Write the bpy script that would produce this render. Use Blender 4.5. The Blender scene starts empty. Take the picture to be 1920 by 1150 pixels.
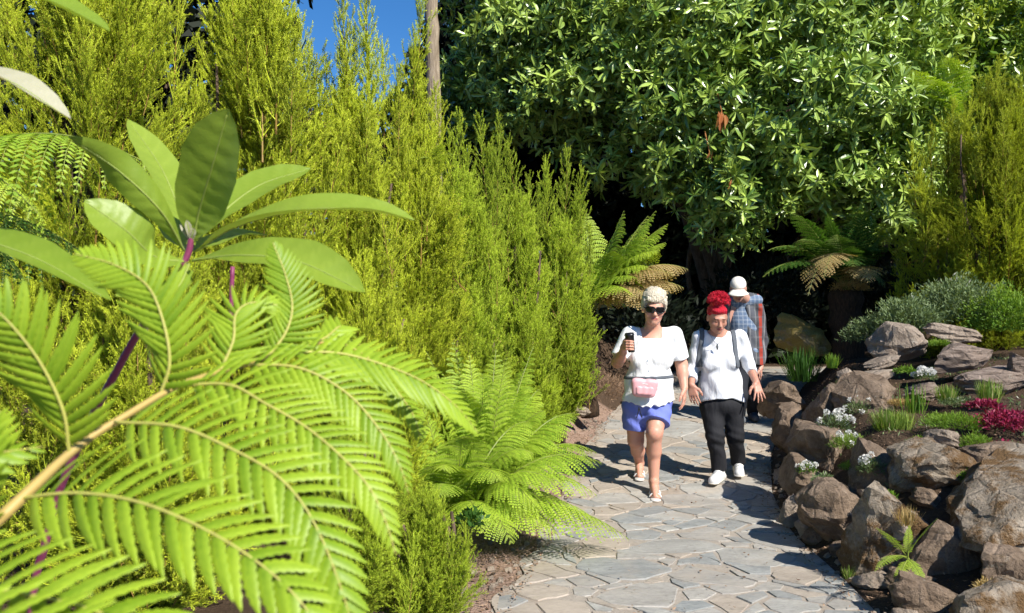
import bpy, math, random
import numpy as np
from mathutils import Vector, Matrix, Quaternion, noise as mnoise

random.seed(11)
rng = np.random.default_rng(11)
scene = bpy.context.scene
COL = scene.collection

# ------------------------------------------------------------------ camera
F = 1663.0            # focal length in photograph pixels (1920 wide)
CAMH = 1.55
cam_d = bpy.data.cameras.new('camera')
cam_d.sensor_width = 36.0
cam_d.lens = 36.0 * F / 1920.0
cam_d.clip_start = 0.05
cam_d.clip_end = 500.0
cam_d.dof.use_dof = True
cam_d.dof.focus_distance = 7.4
cam_d.dof.aperture_fstop = 13.0
cam = bpy.data.objects.new('camera', cam_d)
cam.location = (0, 0, CAMH)
cam.rotation_euler = (math.radians(90), 0, 0)
COL.objects.link(cam)
scene.camera = cam

# ------------------------------------------------------------------ sky and sun
SUN_EL = math.radians(41)
SUN_H = Vector((0.62, -0.785, 0)).normalized()
world = bpy.data.worlds.new('World')
scene.world = world
world.use_nodes = True
wt = world.node_tree
wt.nodes.clear()
wo = wt.nodes.new('ShaderNodeOutputWorld')
wb = wt.nodes.new('ShaderNodeBackground')
ws = wt.nodes.new('ShaderNodeTexSky')
ws.sky_type = 'NISHITA'
ws.sun_disc = False
ws.sun_elevation = SUN_EL
ws.sun_rotation = math.atan2(SUN_H.x, SUN_H.y)
ws.altitude = 0
ws.air_density = 1.0
ws.dust_density = 0.0
ws.ozone_density = 10.0
wb.inputs[1].default_value = 0.085
wh = wt.nodes.new('ShaderNodeHueSaturation')
wh.inputs['Saturation'].default_value = 1.12
wt.links.new(ws.outputs[0], wh.inputs['Color'])
wt.links.new(wh.outputs[0], wb.inputs[0])
wt.links.new(wb.outputs[0], wo.inputs[0])
sun_d = bpy.data.lights.new('sun', 'SUN')
sun_d.energy = 5.0
sun_d.angle = math.radians(0.5)
sun_d.color = (1.0, 0.955, 0.87)
sun = bpy.data.objects.new('sun', sun_d)
sv = Vector((SUN_H.x * math.cos(SUN_EL), SUN_H.y * math.cos(SUN_EL), math.sin(SUN_EL)))
sun.rotation_euler = sv.to_track_quat('Z', 'Y').to_euler()
sun.location = (6, -8, 12)
COL.objects.link(sun)

scene.view_settings.view_transform = 'Standard'
scene.view_settings.look = 'None'
scene.view_settings.gamma = 1.0
scene.view_settings.use_curve_mapping = False
scene.view_settings.exposure = 0.68
scene.render.engine = 'CYCLES'
scene.cycles.use_denoising = True
scene.cycles.adaptive_threshold = 0.03
scene.cycles.max_bounces = 5
scene.cycles.diffuse_bounces = 2
scene.cycles.glossy_bounces = 1
scene.cycles.transmission_bounces = 2
scene.cycles.sample_clamp_indirect = 6.0


def P(u, v, Y):
    """a point at depth Y that the photograph shows at column u, row v"""
    return Vector(((u - 960) / F * Y, Y, CAMH - (v - 575) / F * Y))


# ------------------------------------------------------------------ mesh helpers
def mesh_np(name, V, faces, smooth=False, tint=None, col=None):
    V = np.asarray(V, np.float32).reshape(-1, 3)
    if not isinstance(faces, list):
        faces = [faces]
    faces = [np.asarray(f, np.int32) for f in faces if len(f)]
    me = bpy.data.meshes.new(name)
    me.vertices.add(len(V))
    me.vertices.foreach_set('co', V.ravel())
    nl = sum(f.size for f in faces)
    npol = sum(len(f) for f in faces)
    me.loops.add(nl)
    me.polygons.add(npol)
    me.loops.foreach_set('vertex_index', np.concatenate([f.ravel() for f in faces]))
    starts, tot, pos = [], [], 0
    for f in faces:
        k = f.shape[1]
        starts.append(pos + np.arange(len(f)) * k)
        tot.append(np.full(len(f), k))
        pos += f.size
    me.polygons.foreach_set('loop_start', np.concatenate(starts).astype(np.int32))
    try:
        me.polygons.foreach_set('loop_total', np.concatenate(tot).astype(np.int32))
    except Exception:
        pass
    me.polygons.foreach_set('use_smooth', np.full(npol, bool(smooth)))
    if tint is not None:
        a = me.attributes.new('tint', 'FLOAT', 'POINT')
        a.data.foreach_set('value', np.asarray(tint, np.float32).ravel())
    if col is not None:
        a = me.attributes.new('paint', 'FLOAT_COLOR', 'POINT')
        c4 = np.ones((len(V), 4), np.float32)
        c4[:, :3] = col
        a.data.foreach_set('color', c4.ravel())
    me.update(calc_edges=True)
    return me


class MB:
    """collects vertices and faces of one mesh"""
    def __init__(s):
        s.V, s.T, s.F3, s.F4, s.n = [], [], [], [], 0

    def add(s, V, f3=None, f4=None, tint=0.5):
        V = np.asarray(V, float).reshape(-1, 3)
        if f3 is not None and len(f3):
            s.F3.append(np.asarray(f3).reshape(-1, 3) + s.n)
        if f4 is not None and len(f4):
            s.F4.append(np.asarray(f4).reshape(-1, 4) + s.n)
        s.V.append(V)
        t = np.asarray(tint, float)
        s.T.append(np.full(len(V), float(t)) if t.ndim == 0 else t.ravel())
        s.n += len(V)

    def tube(s, pts, rad, n=6, tint=0.5, cap=True):
        pts = np.asarray([list(p) for p in pts], float)
        rad = np.broadcast_to(np.asarray(rad, float), (len(pts),))
        T = np.gradient(pts, axis=0)
        T /= np.linalg.norm(T, axis=1)[:, None] + 1e-9
        ref = np.array([0.31, 0.17, 0.93])
        if abs(T[0] @ ref) > 0.9:
            ref = np.array([0.9, 0.3, 0.1])
        A = np.cross(T, ref)
        A /= np.linalg.norm(A, axis=1)[:, None] + 1e-9
        B = np.cross(T, A)
        an = np.arange(n) / n * 2 * math.pi
        V = pts[:, None, :] + rad[:, None, None] * (A[:, None, :] * np.cos(an)[None, :, None] + B[:, None, :] * np.sin(an)[None, :, None])
        f = []
        for i in range(len(pts) - 1):
            for j in range(n):
                f.append((i * n + j, i * n + (j + 1) % n, (i + 1) * n + (j + 1) % n, (i + 1) * n + j))
        V = V.reshape(-1, 3)
        f3 = []
        if cap:
            m = len(V)
            V = np.vstack([V, pts[:1], pts[-1:]])
            for j in range(n):
                f3.append((m, (j + 1) % n, j))
                k = (len(pts) - 1) * n
                f3.append((m + 1, k + j, k + (j + 1) % n))
        s.add(V, f3, f, tint)

    def mesh(s, name, smooth=False):
        return mesh_np(name, np.vstack(s.V), ([np.vstack(s.F3)] if s.F3 else []) + ([np.vstack(s.F4)] if s.F4 else []), smooth, np.concatenate(s.T))


def tag(o, label=None, cat=None, group=None, kind=None):
    for k, v in (('label', label), ('category', cat), ('group', group), ('kind', kind)):
        if v:
            o[k] = v
    return o


def obj(name, me, mat=None, parent=None, label=None, cat=None, group=None, kind=None, world=True):
    o = bpy.data.objects.new(name, me)
    COL.objects.link(o)
    if mat is not None and me is not None and len(me.materials) == 0:
        for m in (mat if isinstance(mat, (list, tuple)) else [mat]):
            me.materials.append(m)
    if parent is not None:
        o.parent = parent
        if world:
            o.matrix_parent_inverse = Matrix.Identity(4) if parent.parent is not None else parent.matrix_basis.inverted()
    return tag(o, label, cat, group, kind)


def empty(name, loc, label, cat, group=None):
    o = bpy.data.objects.new(name, None)
    o.location = loc
    o.empty_display_size = 0.1
    COL.objects.link(o)
    return tag(o, label, cat, group)


def unit(a):
    a = np.asarray(a, float)
    return a / (np.linalg.norm(a, axis=-1, keepdims=True) + 1e-9)


def smooth01(x):
    x = np.clip(x, 0, 1)
    return x * x * (3 - 2 * x)


def catmull(pts, n):
    pts = np.asarray([list(p) for p in pts], float)
    m = len(pts)
    ext = np.vstack([2 * pts[0] - pts[1], pts, 2 * pts[-1] - pts[-2]])
    out = []
    for t in np.linspace(0, m - 1, n):
        i = min(int(t), m - 2)
        f = t - i
        p0, p1, p2, p3 = ext[i], ext[i + 1], ext[i + 2], ext[i + 3]
        out.append(0.5 * ((2 * p1) + (-p0 + p2) * f + (2 * p0 - 5 * p1 + 4 * p2 - p3) * f * f + (-p0 + 3 * p1 - 3 * p2 + p3) * f ** 3))
    return np.array(out)


def leaf_strips(B, D, N, L, W, droop=0.15, fold=0.25, rows=(0, .12, .35, .6, .82, 1), prof=(.06, .35, .85, 1, .7, .04), tint=None):
    """n folded leaves at once; B,D,N (n,3), L,W (n,)"""
    B, D, N = np.asarray(B, float), unit(D), unit(N)
    S = unit(np.cross(D, N))
    N = np.cross(S, D)
    n = len(B)
    L = np.broadcast_to(L, (n,)).astype(float)
    W = np.broadcast_to(W, (n,)).astype(float)
    droop = np.broadcast_to(droop, (n,)).astype(float)
    R = len(rows)
    V = np.zeros((n, R, 3, 3))
    for r in range(R):
        c0 = B + D * (L * rows[r])[:, None] - N * (droop * L * rows[r] ** 2)[:, None]
        w = 0.5 * W * prof[r]
        for c, sg in enumerate((-1, 0, 1)):
            V[:, r, c] = c0 + S * (w * sg)[:, None] + N * (abs(sg) * fold * w)[:, None]
    f = []
    for r in range(R - 1):
        for c in range(2):
            f.append((r * 3 + c, r * 3 + c + 1, (r + 1) * 3 + c + 1, (r + 1) * 3 + c))
    f = np.array(f)
    Fq = (np.arange(n)[:, None, None] * (R * 3) + f[None]).reshape(-1, 4)
    if tint is None:
        tint = rng.random(n)
    T = np.repeat(np.asarray(tint), R * 3)
    return V.reshape(-1, 3), Fq, T


def blades(B, D, S, L, W, bend=None, mid=0.45, tint=None):
    """n single-quad diamond leaves"""
    B, D, S = np.asarray(B, float), unit(D), unit(S)
    n = len(B)
    L = np.broadcast_to(L, (n,)).astype(float)[:, None]
    W = np.broadcast_to(W, (n,)).astype(float)[:, None]
    tip = B + D * L
    if bend is not None:
        tip = tip + np.asarray(bend) * L
    m = B + D * L * mid
    V = np.stack([B, m - S * W * .5, tip, m + S * W * .5], 1)
    Fq = (np.arange(n)[:, None] * 4 + np.arange(4)[None])
    if tint is None:
        tint = rng.random(n)
    return V.reshape(-1, 3), Fq, np.repeat(np.asarray(tint), 4)


def rand_dirs(n):
    return unit(rng.normal(size=(n, 3)))


# ------------------------------------------------------------------ materials
def nodes_of(name):
    m = bpy.data.materials.new(name)
    m.use_nodes = True
    nt = m.node_tree
    nt.nodes.clear()
    out = nt.nodes.new('ShaderNodeOutputMaterial')
    return m, nt, out


class NT:
    def __init__(s, nt):
        s.nt = nt

    def new(s, t, **kw):
        n = s.nt.nodes.new(t)
        for k, v in kw.items():
            setattr(n, k, v)
        return n

    def link(s, a, b):
        s.nt.links.new(a, b)

    def math(s, op, a, b=None, clamp=False):
        n = s.new('ShaderNodeMath', operation=op, use_clamp=clamp)
        for i, x in enumerate((a, b)):
            if x is None:
                continue
            if isinstance(x, (int, float)):
                n.inputs[i].default_value = x
            else:
                s.link(x, n.inputs[i])
        return n.outputs[0]

    def mix(s, fac, a, b, blend='MIX'):
        n = s.new('ShaderNodeMix', data_type='RGBA', blend_type=blend)
        for sock, x in ((n.inputs[0], fac), (n.inputs[6], a), (n.inputs[7], b)):
            if isinstance(x, (int, float)):
                sock.default_value = x
            elif isinstance(x, tuple):
                sock.default_value = (x[0], x[1], x[2], 1)
            else:
                s.link(x, sock)
        return n.outputs[2]

    def noise(s, scale, vec=None, detail=4, rough=0.55, w=None):
        n = s.new('ShaderNodeTexNoise')
        n.inputs['Scale'].default_value = scale
        n.inputs['Detail'].default_value = detail
        n.inputs['Roughness'].default_value = rough
        if vec is not None:
            s.link(vec, n.inputs['Vector'])
        return n.outputs[0]

    def ramp(s, fac, stops, interp='LINEAR'):
        n = s.new('ShaderNodeValToRGB')
        n.color_ramp.interpolation = interp
        while len(n.color_ramp.elements) < len(stops):
            n.color_ramp.elements.new(0.5)
        for e, (p, c) in zip(n.color_ramp.elements, stops):
            e.position = p
            e.color = (c[0], c[1], c[2], 1) if isinstance(c, tuple) else (c, c, c, 1)
        s.link(fac, n.inputs[0])
        return n.outputs[0]

    def coord(s, which='Object'):
        return s.new('ShaderNodeTexCoord').outputs[which]

    def attr(s, name, which='Fac'):
        return s.new('ShaderNodeAttribute', attribute_name=name).outputs[which]

    def rand(s):
        return s.new('ShaderNodeObjectInfo').outputs['Random']

    def bump(s, h, strength=0.5, dist=0.01, normal=None):
        n = s.new('ShaderNodeBump')
        n.inputs['Strength'].default_value = strength
        n.inputs['Distance'].default_value = dist
        s.link(h, n.inputs['Height'])
        if normal is not None:
            s.link(normal, n.inputs['Normal'])
        return n.outputs[0]

    def principled(s, col, rough=0.6, normal=None, spec=0.5, **kw):
        b = s.new('ShaderNodeBsdfPrincipled')
        if isinstance(col, tuple):
            b.inputs['Base Color'].default_value = (*col, 1)
        else:
            s.link(col, b.inputs['Base Color'])
        if isinstance(rough, (int, float)):
            b.inputs['Roughness'].default_value = rough
        else:
            s.link(rough, b.inputs['Roughness'])
        b.inputs['Specular IOR Level'].default_value = spec
        if normal is not None:
            s.link(normal, b.inputs['Normal'])
        for k, v in kw.items():
            b.inputs[k].default_value = v
        return b.outputs[0]


def leaf_mat(name, dark, light, old=None, old_at=0.9, rough=0.5, spec=0.35, trans=0.35, vscale=3.0, rvar=0.5, bump=None, tcol=None):
    """foliage: tint attribute mixes dark to light; tint above old_at turns to the colour of old growth"""
    m, nt, out = nodes_of(name)
    q = NT(nt)
    t = q.attr('tint')
    nz = q.noise(vscale, q.coord('Object'), 3)
    r = q.rand()
    f = q.math('ADD', t, q.math('MULTIPLY', q.math('SUBTRACT', r, 0.5), rvar))
    f = q.math('ADD', f, q.math('MULTIPLY', q.math('SUBTRACT', nz, 0.5), 0.7), clamp=True)
    c = q.mix(f, dark, light)
    if old is not None:
        c = q.mix(q.math('GREATER_THAN', t, old_at), c, old)
    nrm = None
    if bump:
        nrm = q.bump(q.noise(bump, q.coord('Object'), 3), 0.35, 0.004)
    b = q.principled(c, rough, nrm, spec)
    tr = q.new('ShaderNodeBsdfTranslucent')
    tc = q.mix(1.0, c, tcol or (1.25, 1.2, 0.55), 'MULTIPLY')
    q.link(tc, tr.inputs[0])
    mx = q.new('ShaderNodeMixShader')
    mx.inputs[0].default_value = trans
    q.link(b, mx.inputs[1])
    q.link(tr.outputs[0], mx.inputs[2])
    q.link(mx.outputs[0], out.inputs[0])
    return m


def plain_mat(name, col, rough=0.6, spec=0.4, nscale=30, namp=0.25, bump=0.0, bscale=80, **kw):
    m, nt, out = nodes_of(name)
    q = NT(nt)
    nz = q.noise(nscale, q.coord('Object'), 4)
    c = q.mix(nz, tuple(x * (1 - namp) for x in col), tuple(min(1, x * (1 + namp)) for x in col))
    nrm = q.bump(q.noise(bscale, q.coord('Object'), 4), bump, 0.006) if bump else None
    q.link(q.principled(c, rough, nrm, spec, **kw), out.inputs[0])
    return m


def bark_mat(name, a, b, scale=6):
    m, nt, out = nodes_of(name)
    q = NT(nt)
    mp = q.new('ShaderNodeMapping')
    mp.inputs['Scale'].default_value = (4, 4, 0.7)
    q.link(q.coord('Object'), mp.inputs[0])
    nz = q.noise(scale, mp.outputs[0], 6, 0.65)
    c = q.mix(q.math('MULTIPLY', q.math('SUBTRACT', nz, 0.3), 2.2, True), a, b)
    q.link(q.principled(c, 0.9, q.bump(nz, 0.8, 0.03), 0.2), out.inputs[0])
    return m


def rock_mat(name, a, b, moss, moss_amt, layer=1.0):
    m, nt, out = nodes_of(name)
    q = NT(nt)
    co = q.coord('Object')
    mp = q.new('ShaderNodeMapping')
    mp.inputs['Scale'].default_value = (1, 1, layer)
    mp.inputs['Rotation'].default_value = (0.25, 0.15, 0)
    q.link(co, mp.inputs[0])
    n1 = q.noise(9, mp.outputs[0], 8, 0.66)
    n2 = q.noise(70, mp.outputs[0], 6, 0.7)
    c = q.mix(q.math('MULTIPLY', q.math('SUBTRACT', n1, 0.32), 2.6, True), a, b)
    c = q.mix(q.math('MULTIPLY', q.math('SUBTRACT', n2, 0.45), 2.0, True), c, tuple(x * 0.45 for x in a))
    warm = q.noise(2.2, co, 3)
    c = q.mix(q.math('MULTIPLY', q.math('SUBTRACT', warm, 0.52), 2.0, True), c, (0.30, 0.22, 0.16))
    lich = q.noise(14, co, 5, 0.7)
    c = q.mix(q.math('MULTIPLY', q.math('SUBTRACT', lich, 0.62), 6, True), c, (0.42, 0.40, 0.33))
    v = q.new('ShaderNodeTexVoronoi', feature='DISTANCE_TO_EDGE')
    v.inputs['Scale'].default_value = 4.5
    q.link(mp.outputs[0], v.inputs['Vector'])
    crack = q.math('MULTIPLY', v.outputs['Distance'], 18, True)
    mo = q.noise(4.2, co, 6, 0.7)
    mf = q.math('MULTIPLY', q.math('SUBTRACT', mo, 1 - moss_amt), 9, True)
    mfine = q.noise(120, co, 3)
    mc = q.mix(mfine, tuple(x * 0.4 for x in moss), tuple(x * 1.5 for x in moss))
    c = q.mix(mf, c, mc)
    h = q.math('ADD', q.math('MULTIPLY', n1, 1.0), q.math('MULTIPLY', n2, 0.5))
    h = q.math('ADD', h, q.math('MULTIPLY', crack, 0.25))
    h = q.math('ADD', h, q.math('MULTIPLY', q.math('MULTIPLY', mf, mfine), 0.8))
    q.link(q.principled(c, 0.92, q.bump(h, 0.9, 0.035), 0.2), out.inputs[0])
    return m


M = {}
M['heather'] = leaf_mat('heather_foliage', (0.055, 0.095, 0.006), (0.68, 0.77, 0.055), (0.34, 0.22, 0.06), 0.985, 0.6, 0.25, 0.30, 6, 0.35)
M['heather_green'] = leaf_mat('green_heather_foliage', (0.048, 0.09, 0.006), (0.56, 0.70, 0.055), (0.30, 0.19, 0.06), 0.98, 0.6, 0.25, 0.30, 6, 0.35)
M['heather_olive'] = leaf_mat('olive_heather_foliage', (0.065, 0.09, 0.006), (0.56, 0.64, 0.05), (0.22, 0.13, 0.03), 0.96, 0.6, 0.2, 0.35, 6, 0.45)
M['fern'] = leaf_mat('fern_foliage', (0.16, 0.31, 0.02), (0.50, 0.64, 0.065), (0.30, 0.24, 0.08), 0.99, 0.5, 0.3, 0.4, 5, 0.4)
M['fern_dark'] = leaf_mat('dark_fern_foliage', (0.03, 0.09, 0.012), (0.09, 0.20, 0.03), None, 0.9, 0.5, 0.3, 0.35, 5, 0.4)
M['fern_brown'] = leaf_mat('faded_fern_foliage', (0.34, 0.23, 0.08), (0.52, 0.39, 0.18), None, 0.9, 0.7, 0.2, 0.35, 5, 0.4)
M['fern_near'] = leaf_mat('foreground_fern_leaflets', (0.15, 0.27, 0.012), (0.38, 0.52, 0.035), None, 0.9, 0.45, 0.35, 0.30, 14, 0.5, tcol=(1.3, 1.15, 0.45))
M['rachis'] = plain_mat('fern_stalk', (0.42, 0.30, 0.09), 0.5, 0.4, 40, 0.25)
M['rachis_near'] = plain_mat('leaflet_stalk', (0.42, 0.40, 0.09), 0.5, 0.4, 40, 0.2)
M['rachis_green'] = plain_mat('green_fern_stalk', (0.20, 0.24, 0.04), 0.5, 0.4, 40, 0.25)
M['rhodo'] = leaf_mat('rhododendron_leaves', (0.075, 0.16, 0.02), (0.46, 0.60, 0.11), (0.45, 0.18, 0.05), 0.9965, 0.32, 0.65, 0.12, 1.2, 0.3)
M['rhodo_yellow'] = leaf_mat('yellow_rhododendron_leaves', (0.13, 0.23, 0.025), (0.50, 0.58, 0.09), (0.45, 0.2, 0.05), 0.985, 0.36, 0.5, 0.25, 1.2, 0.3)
M['dead_leaf'] = leaf_mat('dead_orange_leaves', (0.35, 0.12, 0.04), (0.62, 0.33, 0.12), None, 0.9, 0.7, 0.2, 0.3, 5, 0.3)
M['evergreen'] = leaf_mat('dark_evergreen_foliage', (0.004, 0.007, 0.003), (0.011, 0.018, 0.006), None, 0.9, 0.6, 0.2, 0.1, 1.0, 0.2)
M['whorl'] = leaf_mat('broad_leaf_blade', (0.17, 0.27, 0.02), (0.29, 0.39, 0.05), None, 0.9, 0.42, 0.35, 0.32, 9, 0.45, bump=40)
M['whorl_pale'] = leaf_mat('pale_leaf_underside', (0.36, 0.36, 0.22), (0.55, 0.52, 0.40), None, 0.9, 0.5, 0.4, 0.3, 12, 0.3)
M['whorl_stem'] = plain_mat('purple_shoot_bark', (0.20, 0.035, 0.09), 0.5, 0.4, 30, 0.4, 0.3)
M['leaf_rib'] = plain_mat('leaf_midrib', (0.26, 0.32, 0.07), 0.5, 0.3, 40, 0.2)
M['bark'] = bark_mat('shrub_bark', (0.05, 0.035, 0.022), (0.20, 0.14, 0.09))
M['bark_pale'] = bark_mat('pale_trunk_bark', (0.16, 0.12, 0.08), (0.42, 0.34, 0.25), 5)
M['bark_fern'] = bark_mat('tree_fern_trunk', (0.02, 0.014, 0.010), (0.10, 0.06, 0.035), 12)
M['rock_grey'] = rock_mat('grey_rock', (0.20, 0.155, 0.12), (0.44, 0.36, 0.28), (0.14, 0.11, 0.045), 0.36)
M['rock_brown'] = rock_mat('brown_rock', (0.13, 0.09, 0.06), (0.31, 0.23, 0.165), (0.13, 0.09, 0.04), 0.42)
M['rock_moss'] = rock_mat('mossy_rock', (0.20, 0.16, 0.115), (0.42, 0.35, 0.27), (0.17, 0.10, 0.045), 0.55)
M['rock_layer'] = rock_mat('layered_rock', (0.17, 0.125, 0.10), (0.42, 0.33, 0.27), (0.10, 0.09, 0.03), 0.32, 5.0)
M['rock_yellow'] = rock_mat('yellow_mossy_rock', (0.32, 0.23, 0.12), (0.52, 0.39, 0.20), (0.42, 0.31, 0.09), 0.62)
M['grass'] = leaf_mat('grass_blades', (0.12, 0.22, 0.03), (0.36, 0.46, 0.10), (0.5, 0.42, 0.22), 0.95, 0.5, 0.3, 0.35, 6, 0.3)
M['mat'] = leaf_mat('mat_plant', (0.09, 0.20, 0.02), (0.24, 0.36, 0.035), None, 0.9, 0.6, 0.3, 0.3, 6, 0.3)
M['grey_green'] = leaf_mat('grey_green_shrub_leaves', (0.085, 0.13, 0.05), (0.22, 0.29, 0.13), (0.5, 0.5, 0.4), 0.985, 0.6, 0.25, 0.3, 2.5, 0.3)
M['maroon'] = leaf_mat('maroon_leaves', (0.13, 0.010, 0.03), (0.36, 0.03, 0.09), None, 0.9, 0.5, 0.3, 0.25, 8, 0.3)
M['white_petal'] = leaf_mat('white_petals', (0.72, 0.70, 0.64), (0.85, 0.84, 0.80), None, 0.9, 0.6, 0.3, 0.3, 8, 0.1, tcol=(1, 1, 1))
M['litter'] = leaf_mat('dry_leaf_litter', (0.10, 0.055, 0.03), (0.40, 0.27, 0.18), None, 0.9, 0.85, 0.15, 0.1, 4, 0.3)


def soil_material():
    m, nt, out = nodes_of('garden_soil')
    q = NT(nt)
    co = q.coord('Object')
    a = q.noise(1.3, co, 5)
    b = q.noise(45, co, 7, 0.7)
    c = q.mix(q.math('MULTIPLY', q.math('SUBTRACT', b, 0.3), 2.2, True), (0.16, 0.10, 0.07), (0.52, 0.37, 0.29))
    c = q.mix(q.math('MULTIPLY', q.math('SUBTRACT', a, 0.45), 3.0, True), c, q.mix(b, (0.05, 0.032, 0.02), (0.22, 0.14, 0.09)))
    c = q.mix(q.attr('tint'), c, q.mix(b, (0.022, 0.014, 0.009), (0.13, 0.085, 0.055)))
    v = q.new('ShaderNodeTexVoronoi')
    v.inputs['Scale'].default_value = 60
    q.link(co, v.inputs['Vector'])
    h = q.math('ADD', b, q.math('MULTIPLY', v.outputs['Distance'], 0.5))
    q.link(q.principled(c, 0.95, q.bump(h, 0.9, 0.02), 0.15), out.inputs[0])
    return m


def mortar_material():
    m, nt, out = nodes_of('path_mortar')
    q = NT(nt)
    co = q.coord('Object')
    b = q.noise(30, co, 7, 0.7)
    a = q.noise(2.0, co, 4)
    c = q.mix(b, (0.22, 0.185, 0.15), (0.46, 0.405, 0.34))
    c = q.mix(q.math('MULTIPLY', q.math('SUBTRACT', a, 0.5), 3, True), c, (0.30, 0.23, 0.17))
    q.link(q.principled(c, 0.95, q.bump(b, 0.8, 0.012), 0.15), out.inputs[0])
    return m


def stone_material(i):
    base = [((0.28, 0.27, 0.245), (0.49, 0.475, 0.43)), ((0.21, 0.22, 0.215), (0.39, 0.395, 0.375)), ((0.34, 0.28, 0.22), (0.52, 0.445, 0.36)), ((0.29, 0.27, 0.24), (0.48, 0.45, 0.40))][i]
    m, nt, out = nodes_of('paving_slate_' + 'abcd'[i])
    q = NT(nt)
    co = q.coord('Object')
    mp = q.new('ShaderNodeMapping')
    mp.inputs['Rotation'].default_value = (0, 0, 0.5 + i)
    mp.inputs['Scale'].default_value = (1, 2.6, 1)
    q.link(co, mp.inputs[0])
    n1 = q.noise(3.2, mp.outputs[0], 8, 0.65)
    n2 = q.noise(26, mp.outputs[0], 6, 0.7)
    c = q.mix(q.math('MULTIPLY', q.math('SUBTRACT', n1, 0.3), 2.4, True), *base)
    c = q.mix(q.math('MULTIPLY', q.math('SUBTRACT', n2, 0.46), 2.6, True), c, tuple(x * 0.55 for x in base[0]))
    d = q.noise(1.7, co, 5, 0.6)
    c = q.mix(q.math('MULTIPLY', q.math('SUBTRACT', d, 0.52), 3.5, True), c, q.mix(n2, (0.36, 0.29, 0.22), (0.56, 0.48, 0.39)))
    r = q.rand()
    c = q.mix(q.math('MULTIPLY', r, 0.35), c, (0.20, 0.185, 0.165))
    h = q.math('ADD', n1, q.math('MULTIPLY', n2, 0.4))
    q.link(q.principled(c, 0.72, q.bump(h, 0.75, 0.014), 0.3), out.inputs[0])
    return m


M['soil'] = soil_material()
M['mortar'] = mortar_material()
STONE = [stone_material(i) for i in range(4)]

# ------------------------------------------------------------------ the lie of the land
_ly = np.array([0, 3.5, 4.5, 5.7, 6.87, 8.0, 9.7, 12, 14, 17, 22])
_lx = np.array([-1.0, -.30, -.06, .20, .40, .60, 1.0, 1.75, 2.7, 4.2, 7.0])
_ry = np.array([0, 3.5, 4.5, 5.0, 6.07, 7.3, 8.5, 10, 12, 14, 17, 22])
_rx = np.array([1.2, 1.72, 1.82, 1.86, 1.90, 2.12, 2.46, 3.05, 3.9, 4.9, 6.4, 9.2])


def xl(y):
    return np.interp(y, _ly, _lx)


def xr(y):
    return np.interp(y, _ry, _rx)


def zp(y):
    y = np.asarray(y, float)
    return np.where(y < 6.6, 0, 0.09 * np.minimum(np.maximum(y - 7.0, 0), 6.0) + 0.0)


def height(x, y):
    x, y = np.asarray(x, float), np.asarray(y, float)
    dl = xl(y) - x
    dr = x - xr(y)
    hl = np.interp(y, [0, 7, 8.3, 9.6, 12, 16], [.10, .12, .30, .60, .7, .9])
    hb = np.interp(y, [0, 3.4, 4.4, 5.0, 5.5, 7.0, 8.5, 11, 16], [.05, .06, .10, .27, .53, .78, .72, .55, .5])
    z = zp(y) + hl * smooth01(dl / 0.9) + hb * smooth01((dr + .02) / 0.8) + 0.25 * smooth01((dr - .8) / 2.0) * smooth01((y - 4.0) / 2)
    off = (dl > 0.05) | (dr > 0.05)
    bump = 0.025 * np.sin(x * 5.1 + 1.3 * y) * np.sin(y * 4.3 - .7 * x) + 0.012 * np.sin(13 * x + 2) * np.sin(11.7 * y)
    z = z + np.where(off, bump * smooth01(np.maximum(dl, dr) / 0.3), 0)
    return np.where((dl < 0.0) & (dr < 0.0), zp(y) - 0.012, z - 0.012 * (1 - smooth01(np.maximum(dl, dr) / .1)))


def H(x, y):
    return float(height(x, y))


gx = np.concatenate([[-160, -90, -45, -22, -12, -8, -6], np.arange(-5, 9.01, 0.09), [10, 12, 16, 24, 45, 90, 160]])
gy = np.concatenate([[-160, -80, -30, -10, -4, -1], np.arange(0, 17.01, 0.09), [18, 20, 24, 32, 50, 90, 160]])
GX, GY = np.meshgrid(gx, gy, indexing='ij')
GZ = height(GX, GY)
nxg, nyg = GX.shape
ii, jj = np.meshgrid(np.arange(nxg - 1), np.arange(nyg - 1), indexing='ij')
q0 = (ii * nyg + jj).ravel()
gf = np.stack([q0, q0 + nyg, q0 + nyg + 1, q0 + 1], 1)
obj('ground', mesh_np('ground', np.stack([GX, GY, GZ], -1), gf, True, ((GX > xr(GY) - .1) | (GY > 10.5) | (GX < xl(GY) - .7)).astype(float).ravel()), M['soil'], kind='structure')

# ------------------------------------------------------------------ crazy paving path
py = np.arange(2.6, 15.01, 0.12)
mv, mf4 = [], []
for i, y in enumerate(py):
    wl, wr = xl(y) - .03 + .04 * math.sin(y * 5), xr(y) + .03
    for k in range(13):
        x = wl + (wr - wl) * k / 12
        mv.append((x, y, float(zp(y)) - 0.003))
for i in range(len(py) - 1):
    for k in range(12):
        a = i * 13 + k
        mf4.append((a, a + 1, a + 14, a + 13))
path = obj('path', mesh_np('path', mv, np.array(mf4), True), M['mortar'], kind='structure')
path['label'] = 'crazy paving garden path of grey and tan slate between hedge and rockery'


def clip_poly(poly, p, n):
    """keep the side where (x-p).n < 0"""
    out = []
    for i in range(len(poly)):
        a, b = poly[i], poly[(i + 1) % len(poly)]
        da, db = (a - p) @ n, (b - p) @ n
        if da < 0:
            out.append(a)
        if (da < 0) != (db < 0):
            out.append(a + (b - a) * (da / (da - db)))
    return out


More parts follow.
